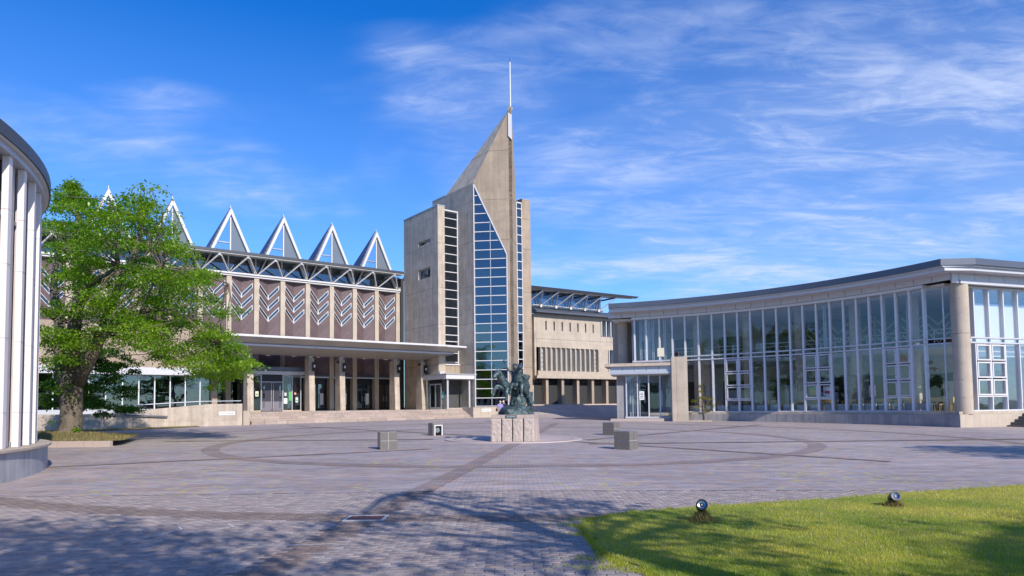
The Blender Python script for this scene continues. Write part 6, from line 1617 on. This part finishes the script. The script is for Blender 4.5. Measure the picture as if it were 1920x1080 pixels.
limb([tk[5], Vector((-19.0, 29.4, 4.6)), Vector((-18.7, 29.2, 6.0)), Vector((-18.4, 29.3, 7.6)), Vector((-18.9, 29.6, 9.6)), Vector((-19.1, 29.6, 11.0))], .36, .07)
limb([tk[4] + Vector((.2, 0, .3)), Vector((-18.3, 29.5, 3.9)), Vector((-17.7, 29.4, 5.0)), Vector((-17.2, 29.2, 6.3)), Vector((-16.3, 29.0, 8.0)), Vector((-15.9, 29.2, 9.7))], .34, .07)
limb([Vector((-17.75, 29.4, 5.0)), Vector((-16.5, 29.0, 5.7)), Vector((-15.0, 28.6, 5.9)), Vector((-13.4, 28.2, 5.4)), Vector((-12.2, 28.0, 4.3))], .17, .04)
limb([Vector((-18.7, 29.2, 6.0)), Vector((-17.4, 28.0, 6.8)), Vector((-15.6, 27.0, 7.4)), Vector((-13.8, 26.8, 7.2))], .18, .04)
limb([Vector((-18.5, 29.3, 7.2)), Vector((-17.2, 30.6, 8.0)), Vector((-15.0, 31.8, 8.2)), Vector((-13.4, 32.2, 7.6))], .16, .04)
limb([Vector((-19.9, 29.9, 5.6)), Vector((-20.4, 28.8, 6.4)), Vector((-20.9, 27.6, 7.0))], .15, .04)
CROWN = [(82, 380), (104, 345), (128, 332), (160, 372), (200, 392), (240, 372), (282, 374), (300, 410), (345, 470), (385, 505), (418, 560), (432, 612), (448, 668), (470, 692), (420, 722), (385, 705), (350, 690), (310, 672), (270, 655), (225, 645), (190, 655), (160, 678), (120, 705), (82, 705)]
CRW = [((px - 960) / 1280 * TY, 1.6 + (773 - py) / 1280 * TY) for px, py in CROWN]
def in_crown(x, z): return in_poly(x, z, CRW)
pads = []
tries = 0
while len(pads) < 318 and tries < 20000:
    tries += 1
    x = rnd.uniform(-20.6, -11.2); z = rnd.uniform(3.0, 11.8)
    if not in_crown(x, z): continue
    cyw = 3.6 * math.sqrt(max(0, 1 - ((x + 16.5) / 6.5) ** 2)) + .6
    y = TY - 0.4 + rnd.uniform(-cyw, cyw)
    # keep to the shape in perspective: nearer sprays shrink towards the axis
    k = y / TY
    x2, z2 = x * k, 1.6 + (z - 1.6) * (0.5 + 0.5 * k)
    pads.append((Vector((x2, y, z2)), rnd.uniform(.5, 1.05), rnd.uniform(.05, .12)))
for px, py in ((128, 338), (118, 346), (136, 352), (146, 366), (108, 366), (95, 385), (124, 372), (150, 384), (170, 392), (192, 396), (222, 390), (128, 340), (125, 352), (116, 372), (272, 380), (262, 392), (240, 402), (398, 625), (432, 660), (455, 690), (440, 706), (415, 712), (402, 726), (380, 700), (300, 465), (330, 478), (372, 520), (398, 560), (410, 590), (360, 560), (350, 600), (372, 640)):
    pads.append((tp(px, py), rnd.uniform(.3, .55), .1))
for c, rx_, rz_ in pads:      # a twig from the nearest limb to each spray
    best = min(((p - c).length, i, j) for i, (path, _, _) in enumerate(limbs) for j, p in enumerate(path))
    p = limbs[best[1]][0][best[2]]
    if best[0] > 0.4: trunk.tube(limb_path(p, c, 0.15, .16, 4), [.032, .026, .02, .014, .008], 5, caps=False)
tr_o = trunk.build('trunk', M_BARK, ct, smooth=True, recalc=False)
leaf_cloud('crown', pads, 215, 0.14, M_LEAF, ct, droop=.55)
ivy = [(Vector((TX + rnd.uniform(-.35, .4), TY - .5 + rnd.uniform(-.1, .05), TZ + 1.7 + rnd.random() * 1.9)), .22, .12) for _ in range(16)] + [(Vector((TX + .5, TY - .35, TZ + rnd.uniform(.2, .5))), .16, .1) for _ in range(3)] + [(Vector((TX - .45, TY - .5, TZ + .75)), .18, .08)]
leaf_cloud('trunk_shoots', ivy, 34, 0.13, M_LEAF, ct, droop=.2)['kind'] = 'stuff'

T2 = Vector((-22.4, 35.2)); T2z = zg(*T2)
mt = thing('maple_tree', 'small dark green maple with a thin trunk behind the cherry tree', 'tree', (T2.x, T2.y, T2z))
b = MB()
b.tube([Vector((T2.x, T2.y, T2z - .1)), Vector((T2.x + .02, T2.y, T2z + .7)), Vector((T2.x + .05, T2.y, T2z + 1.15))], [.2, .16, .15], 10)
ends = [Vector((T2.x - .7, T2.y, T2z + 2.2)), Vector((T2.x + .5, T2.y - .2, T2z + 2.4)), Vector((T2.x + 1.4, T2.y, T2z + 2.0)), Vector((T2.x + .2, T2.y + .4, T2z + 3.2))]
for e in ends: b.tube(limb_path((T2.x + .05, T2.y, T2z + 1.1), e, .2, .1, 4), [.1, .08, .06, .045, .03], 6, caps=False)
b.build('trunk', M_BARK, mt, smooth=True, recalc=False)
pads2 = []
for _ in range(95):
    x = rnd.uniform(-1.7, 2.8); z = rnd.uniform(1.3, 4.9) - max(0, x - 1.0) * .35
    pads2.append((Vector((T2.x + x, T2.y + rnd.uniform(-1.2, 1.2), T2z + z)), rnd.uniform(.4, .7), .07))
leaf_cloud('crown', pads2, 150, 0.17, M_LEAFD, mt, droop=.5)

# tree bed with kerb stones
bed_pts = [(-24, 26.0), (-15.2, 25.55), (-15.0, 26.4), (-16.6, 30.5), (-24, 31.5)]
def bedz(x, y): return zg(x, y) + 0.20 + 0.22 * math.exp(-((x - TX) ** 2 + (y - TY + .6) ** 2) / 3.2)
b = MB(); nbx, nby = 40, 26
for i in range(nbx):
    for j in range(nby):
        x0, x1 = -24 + 9 * i / nbx, -24 + 9 * (i + 1) / nbx; y0, y1 = 25.7 + 6 * j / nby, 25.7 + 6 * (j + 1) / nby
        if not in_poly((x0 + x1) / 2, (y0 + y1) / 2, bed_pts): continue
        b.quad(*[(x, y, bedz(x, y)) for x, y in ((x0, y0), (x1, y0), (x1, y1), (x0, y1))])
tb = b.build('tree_bed', mat('bed_turf', (0.155, 0.135, 0.045), 0.95, var=0.4, vscale=3, rgb2=(0.10, 0.075, 0.04)), kind='structure', recalc=False)
KF = frame((-24, 25.62), math.atan2(-0.2, 9))
for k in range(9):
    a0 = 0.05 + k * 1.0
    MB().box(KF, a0, a0 + 0.985, -0.22, 0.0, zg(-18, 25.5) - .08, zg(-18, 25.5) + .22 + rnd.uniform(-.008, .008)).build('kerb_stone', M_GRANS, tb, bevel=0.012)
def bed_sampler(n):
    out = []
    while len(out) < n:
        x, y = rnd.uniform(-23.9, -15), rnd.uniform(25.7, 31.4)
        if in_poly(x, y, bed_pts): out.append((x, y))
    return np.array(out)
blades(9000, bed_sampler, .03, .10, .02, M_GRASSD, 'bed_grass', lambda X, Y: np.full(len(X), .35), zf=bedz, parent=tb)
# strip of thin turf in front of the ramp wall
def strip_pt(s, d): p = F(s, d, 0); return p.x, p.y
b = MB()
for i in range(30):
    for j in range(8):
        q = []
        for a, c in ((i, j), (i + 1, j), (i + 1, j + 1), (i, j + 1)):
            s = -16 + 11.3 * a / 30; d = 10.56 + (2.6 - 1.9 * max(0, (a / 30 - .5) * 2)) * c / 8; x, y = strip_pt(s, d); q.append((x, y, zg(x, y) + .02))
        b.quad(*q)
gs = b.build('grass_strip', mat('thin_turf', (0.19, 0.17, 0.05), 0.95, var=0.4, vscale=2.5, rgb2=(0.12, 0.10, 0.05)), kind='structure', recalc=False)
def strip_sampler(n):
    return np.array([strip_pt(-16 + 11.2 * (u := rnd.random()), 10.6 + rnd.random() * (2.5 - 1.9 * max(0, (u - .5) * 2))) for _ in range(n)])
blades(8000, strip_sampler, .03, .09, .025, M_GRASSD, 'strip_grass', lambda X, Y: np.full(len(X), .45), zf=lambda x, y: zg(x, y) + .02, parent=gs)

# sapling in front of the pavilion
sx_, sy_ = 13.9, 49.6
sz_ = zg(sx_, sy_)
sp = thing('pine_sapling', 'small trained sapling with yellow-green tiers beside the porch pier, in front of the glass', 'sapling', (sx_, sy_, sz_))
b = MB(); b.tube([(sx_, sy_, sz_ - .05), (sx_ - .06, sy_, sz_ + .9), (sx_ - .14, sy_, sz_ + 1.7), (sx_ - .2, sy_, sz_ + 2.6)], [.06, .05, .04, .012], 8)
tiers_ = [(-.55, 1.05, .5), (.5, 1.15, .48), (-.65, 1.45, .3), (.42, 1.62, .42), (-.15, 1.7, .3), (-.25, 2.15, .22), (-.2, 2.5, .13), (.25, .75, .25)]
for dx, dz, r_ in tiers_: b.tube([(sx_ - .07, sy_, sz_ + dz - .1), (sx_ + dx, sy_, sz_ + dz)], [.025, .012], 5, caps=False)
b.build('trunk', M_BARK, sp, smooth=True, recalc=False)
leaf_cloud('crown', [(Vector((sx_ + dx, sy_, sz_ + dz)), r_, .06) for dx, dz, r_ in tiers_], 130, .10, M_LEAFY, sp, droop=.1)
sb_ = MB().box(PFr, 0.55, 2.6, 0.35, 0.5, 0.3, 0.52).box(PFr, 2.45, 2.6, -0.8, 0.35, 0.3, 0.52)
sb_.build('planting_kerb', M_CONCP, kind='structure')

# trees behind and beside the viewpoint: they throw the dappled shade and stand mirrored in the glass
def shade_tree(label, x, y, h, rad, n, per, seed, lean=(0, 0), size=.2, gap_=0.0):
    rr = random.Random(seed); z0 = max(-0.5, zg(x, y)) - .05
    t = thing('shade_tree', label, 'tree', (x, y, z0), None)
    b = MB(); top = Vector((x + lean[0], y + lean[1], z0 + h))
    pth = [Vector((x, y, z0)), Vector((x + lean[0] * .2, y + lean[1] * .2, z0 + h * .3)), Vector((x + lean[0] * .6, y + lean[1] * .6, z0 + h * .65)), top]
    b.tube(pth, [.34, .28, .18, .05], 10)
    P = []
    for _ in range(n):
        a = rr.uniform(0, 2 * math.pi); el = math.asin(rr.uniform(-.55, 1)); r_ = rad * rr.uniform(.35, 1.0)
        c = Vector((x + lean[0] * .7 + r_ * math.cos(a) * math.cos(el), y + lean[1] * .7 + r_ * math.sin(a) * math.cos(el), z0 + h * .72 + r_ * .62 * math.sin(el)))
        P.append((c, rr.uniform(.5, 1.0), .16))
        k = min(range(1, 4), key=lambda i: (pth[i] - c).length)
        b.tube(limb_path(pth[k], c, .1, .1, 3), [.06, .045, .03, .012], 5, caps=False)
    b.build('trunk', M_BARK, t, smooth=True, recalc=False)
    leaf_cloud('crown', P, per, size, M_LEAFD, t, droop=.4)
    return t
SH = Vector((SUN.x, SUN.y, 0)) / SUN.z      # horizontal run towards the sun per metre of height
def over(gx, gy, h): return gx + SH.x * h, gy + SH.y * h
shade_tree('leafy tree beside the viewpoint shading the left foreground', 0.4, -3.5, 9.0, 3.9, 120, 95, 21)
shade_tree('thin-crowned tree right of the viewpoint shading the middle of the paving', 6.4, -0.7, 9.2, 3.0, 34, 70, 22, lean=(-.6, .5))
shade_tree('dense tree right of the lawn shading its near part', 13.4, -4.7, 9.5, 4.2, 150, 110, 23)
shade_tree('tree at the right side of the plaza throwing a shadow before the pavilion steps', 21.5, 11.2, 9.0, 3.0, 90, 95, 24)

for k, (x, y, h) in enumerate(((-34, -24, 8), (-22, -33, 8.6), (-10, -36, 8.2), (2, -34, 9.4), (14, -37, 8.6), (27, -35, 9.2), (40, -30, 8.3), (52, -20, 8.8), (60, -4, 8.2), (-47, -12, 8.6))):
    shade_tree('leafy tree of the row behind the viewpoint, mirrored in the glass', x, y, h, 6.2, 70, 55, 40 + k, size=.55)['group'] = 'trees behind the viewpoint'

# ---------------------------------------------------------------- people behind the statue
M_SKIN = mat('skin', (0.55, 0.36, 0.27), 0.6); M_HAIR = mat('dark_hair', (0.02, 0.017, 0.015), 0.6)
M_PURP = mat('lilac_shirt', (0.28, 0.25, 0.52), 0.8); M_NAVY = mat('navy_cloth', (0.03, 0.035, 0.06), 0.85); M_MASK = mat('white_mask', (0.8, 0.8, 0.8), 0.7)
def person(label, x, y, ang, h, shirt, trousers, bag=False):
    z0 = zg(x, y); t = thing('person', label, 'person', (x, y, z0)); k = h / 1.65
    Fr = frame((x, y), ang)
    def Q(a, d, z): p = Fr(a * k, d * k, z0 + z * k); return (p.x, p.y, p.z)
    def jj(d): return {n: (*Q(*v[:3]), *(q * k for q in v[3:])) for n, v in d.items()}
    body = dict(pel=(0, 0, .88, .125), waist=(0, 0, 1.02, .105), ches=(0, 0, 1.24, .13, .11), neck=(0, .01, 1.40, .05), head=(0, .02, 1.52, .082, .09), crown=(0, .01, 1.595, .065),
                ls=(-.15, 0, 1.30, .055), le=(-.20, .03, 1.05, .042), lh=(-.18, .12, .85, .032), rs=(.15, 0, 1.30, .055), re=(.20, .03, 1.05, .042), rh=(.17, .14, .88, .032),
                lk=(-.09, .03, .47, .062), la=(-.09, -.01, .08, .042), lt=(-.09, .12, .035, .035), rk=(.09, -.02, .47, .062), ra=(.10, -.06, .08, .042), rt=(.10, .06, .035, .035))
    ed = [('pel', 'waist'), ('waist', 'ches'), ('ches', 'neck'), ('neck', 'head'), ('head', 'crown'), ('ches', 'ls'), ('ls', 'le'), ('le', 'lh'), ('ches', 'rs'), ('rs', 're'), ('re', 'rh'), ('pel', 'lk'), ('lk', 'la'), ('la', 'lt'), ('pel', 'rk'), ('rk', 'ra'), ('ra', 'rt')]
    skin_build('body', jj(body), ed, M_SKIN, t, 2, 'pel')
    sh = dict(a=(0, 0, .84, .15, .13), b=(0, 0, 1.02, .125, .115), c=(0, 0, 1.25, .15, .125), d=(0, 0, 1.36, .07), l1=(-.16, 0, 1.30, .075), l2=(-.205, .03, 1.06, .06), r1=(.16, 0, 1.30, .075), r2=(.205, .03, 1.06, .06))
    skin_build('shirt', jj(sh), [('a', 'b'), ('b', 'c'), ('c', 'd'), ('c', 'l1'), ('l1', 'l2'), ('c', 'r1'), ('r1', 'r2')], shirt, t, 2, 'b')
    tr = dict(a=(0, 0, .90, .14, .125), l1=(-.09, .03, .48, .085), l2=(-.09, -.01, .10, .07), r1=(.09, -.02, .48, .085), r2=(.10, -.06, .10, .07))
    skin_build('trousers', jj(tr), [('a', 'l1'), ('l1', 'l2'), ('a', 'r1'), ('r1', 'r2')], trousers, t, 2, 'a')
    hr = dict(a=(0, -.035, 1.53, .085), b=(0, -.015, 1.60, .088), c=(0, .035, 1.635, .05))
    skin_build('hair', jj(hr), [('a', 'b'), ('b', 'c')], M_HAIR, t, 2, 'a')
    MB().tube([Q(-.05, .095, 1.485), Q(0, .118, 1.485), Q(.05, .095, 1.485)], .036 * k, 8).build('mask', M_MASK, t, smooth=True)
    for sx in (-1, 1): MB().tube([Q(sx * .032, .098, 1.545), Q(sx * .032, .106, 1.545)], .010 * k, 6).build('eye', M_BLACK, t)
    for side, sx in (('l', -1), ('r', 1)):
        hx, hd, hz = body[side + 'h'][:3]
        f = MB()
        for i in range(4): f.tube([Q(hx + (i - 1.5) * .017, hd + .01, hz - .02), Q(hx + (i - 1.5) * .018, hd + .03, hz - .065), Q(hx + (i - 1.5) * .017, hd + .045, hz - (.095 if i in (1, 2) else .082))], [.010 * k, .009 * k, .006 * k], 6)
        f.tube([Q(hx - sx * .025, hd + .015, hz), Q(hx - sx * .05, hd + .04, hz - .04)], [.011 * k, .007 * k], 6)
        f.build('fingers', M_SKIN, t, smooth=True)
    if bag:
        bg_ = MB().box(Fr, -.30 * k, -.22 * k, -.12 * k, .12 * k, z0 + .80 * k, z0 + 1.02 * k).build('shoulder_bag', M_NAVY, loc=Fr(-.26, 0, z0 + .8), bevel=.02)
        MB().tube([Q(-.25, 0, 1.02), Q(-.20, 0, 1.34), Q(.05, .10, 1.33)], .012, 6).build('strap', M_NAVY, bg_)
        tag(bg_, 'dark shoulder bag hanging at the side of the person in lilac', 'bag')
person('person in a lilac shirt and white mask standing behind the left horse', -0.86, 47.5, R(20), 1.55, M_PURP, M_NAVY, True)
person('person in dark clothes half hidden behind the bronze horse', -0.62, 48.6, R(-30), 1.58, M_NAVY, M_NAVY)
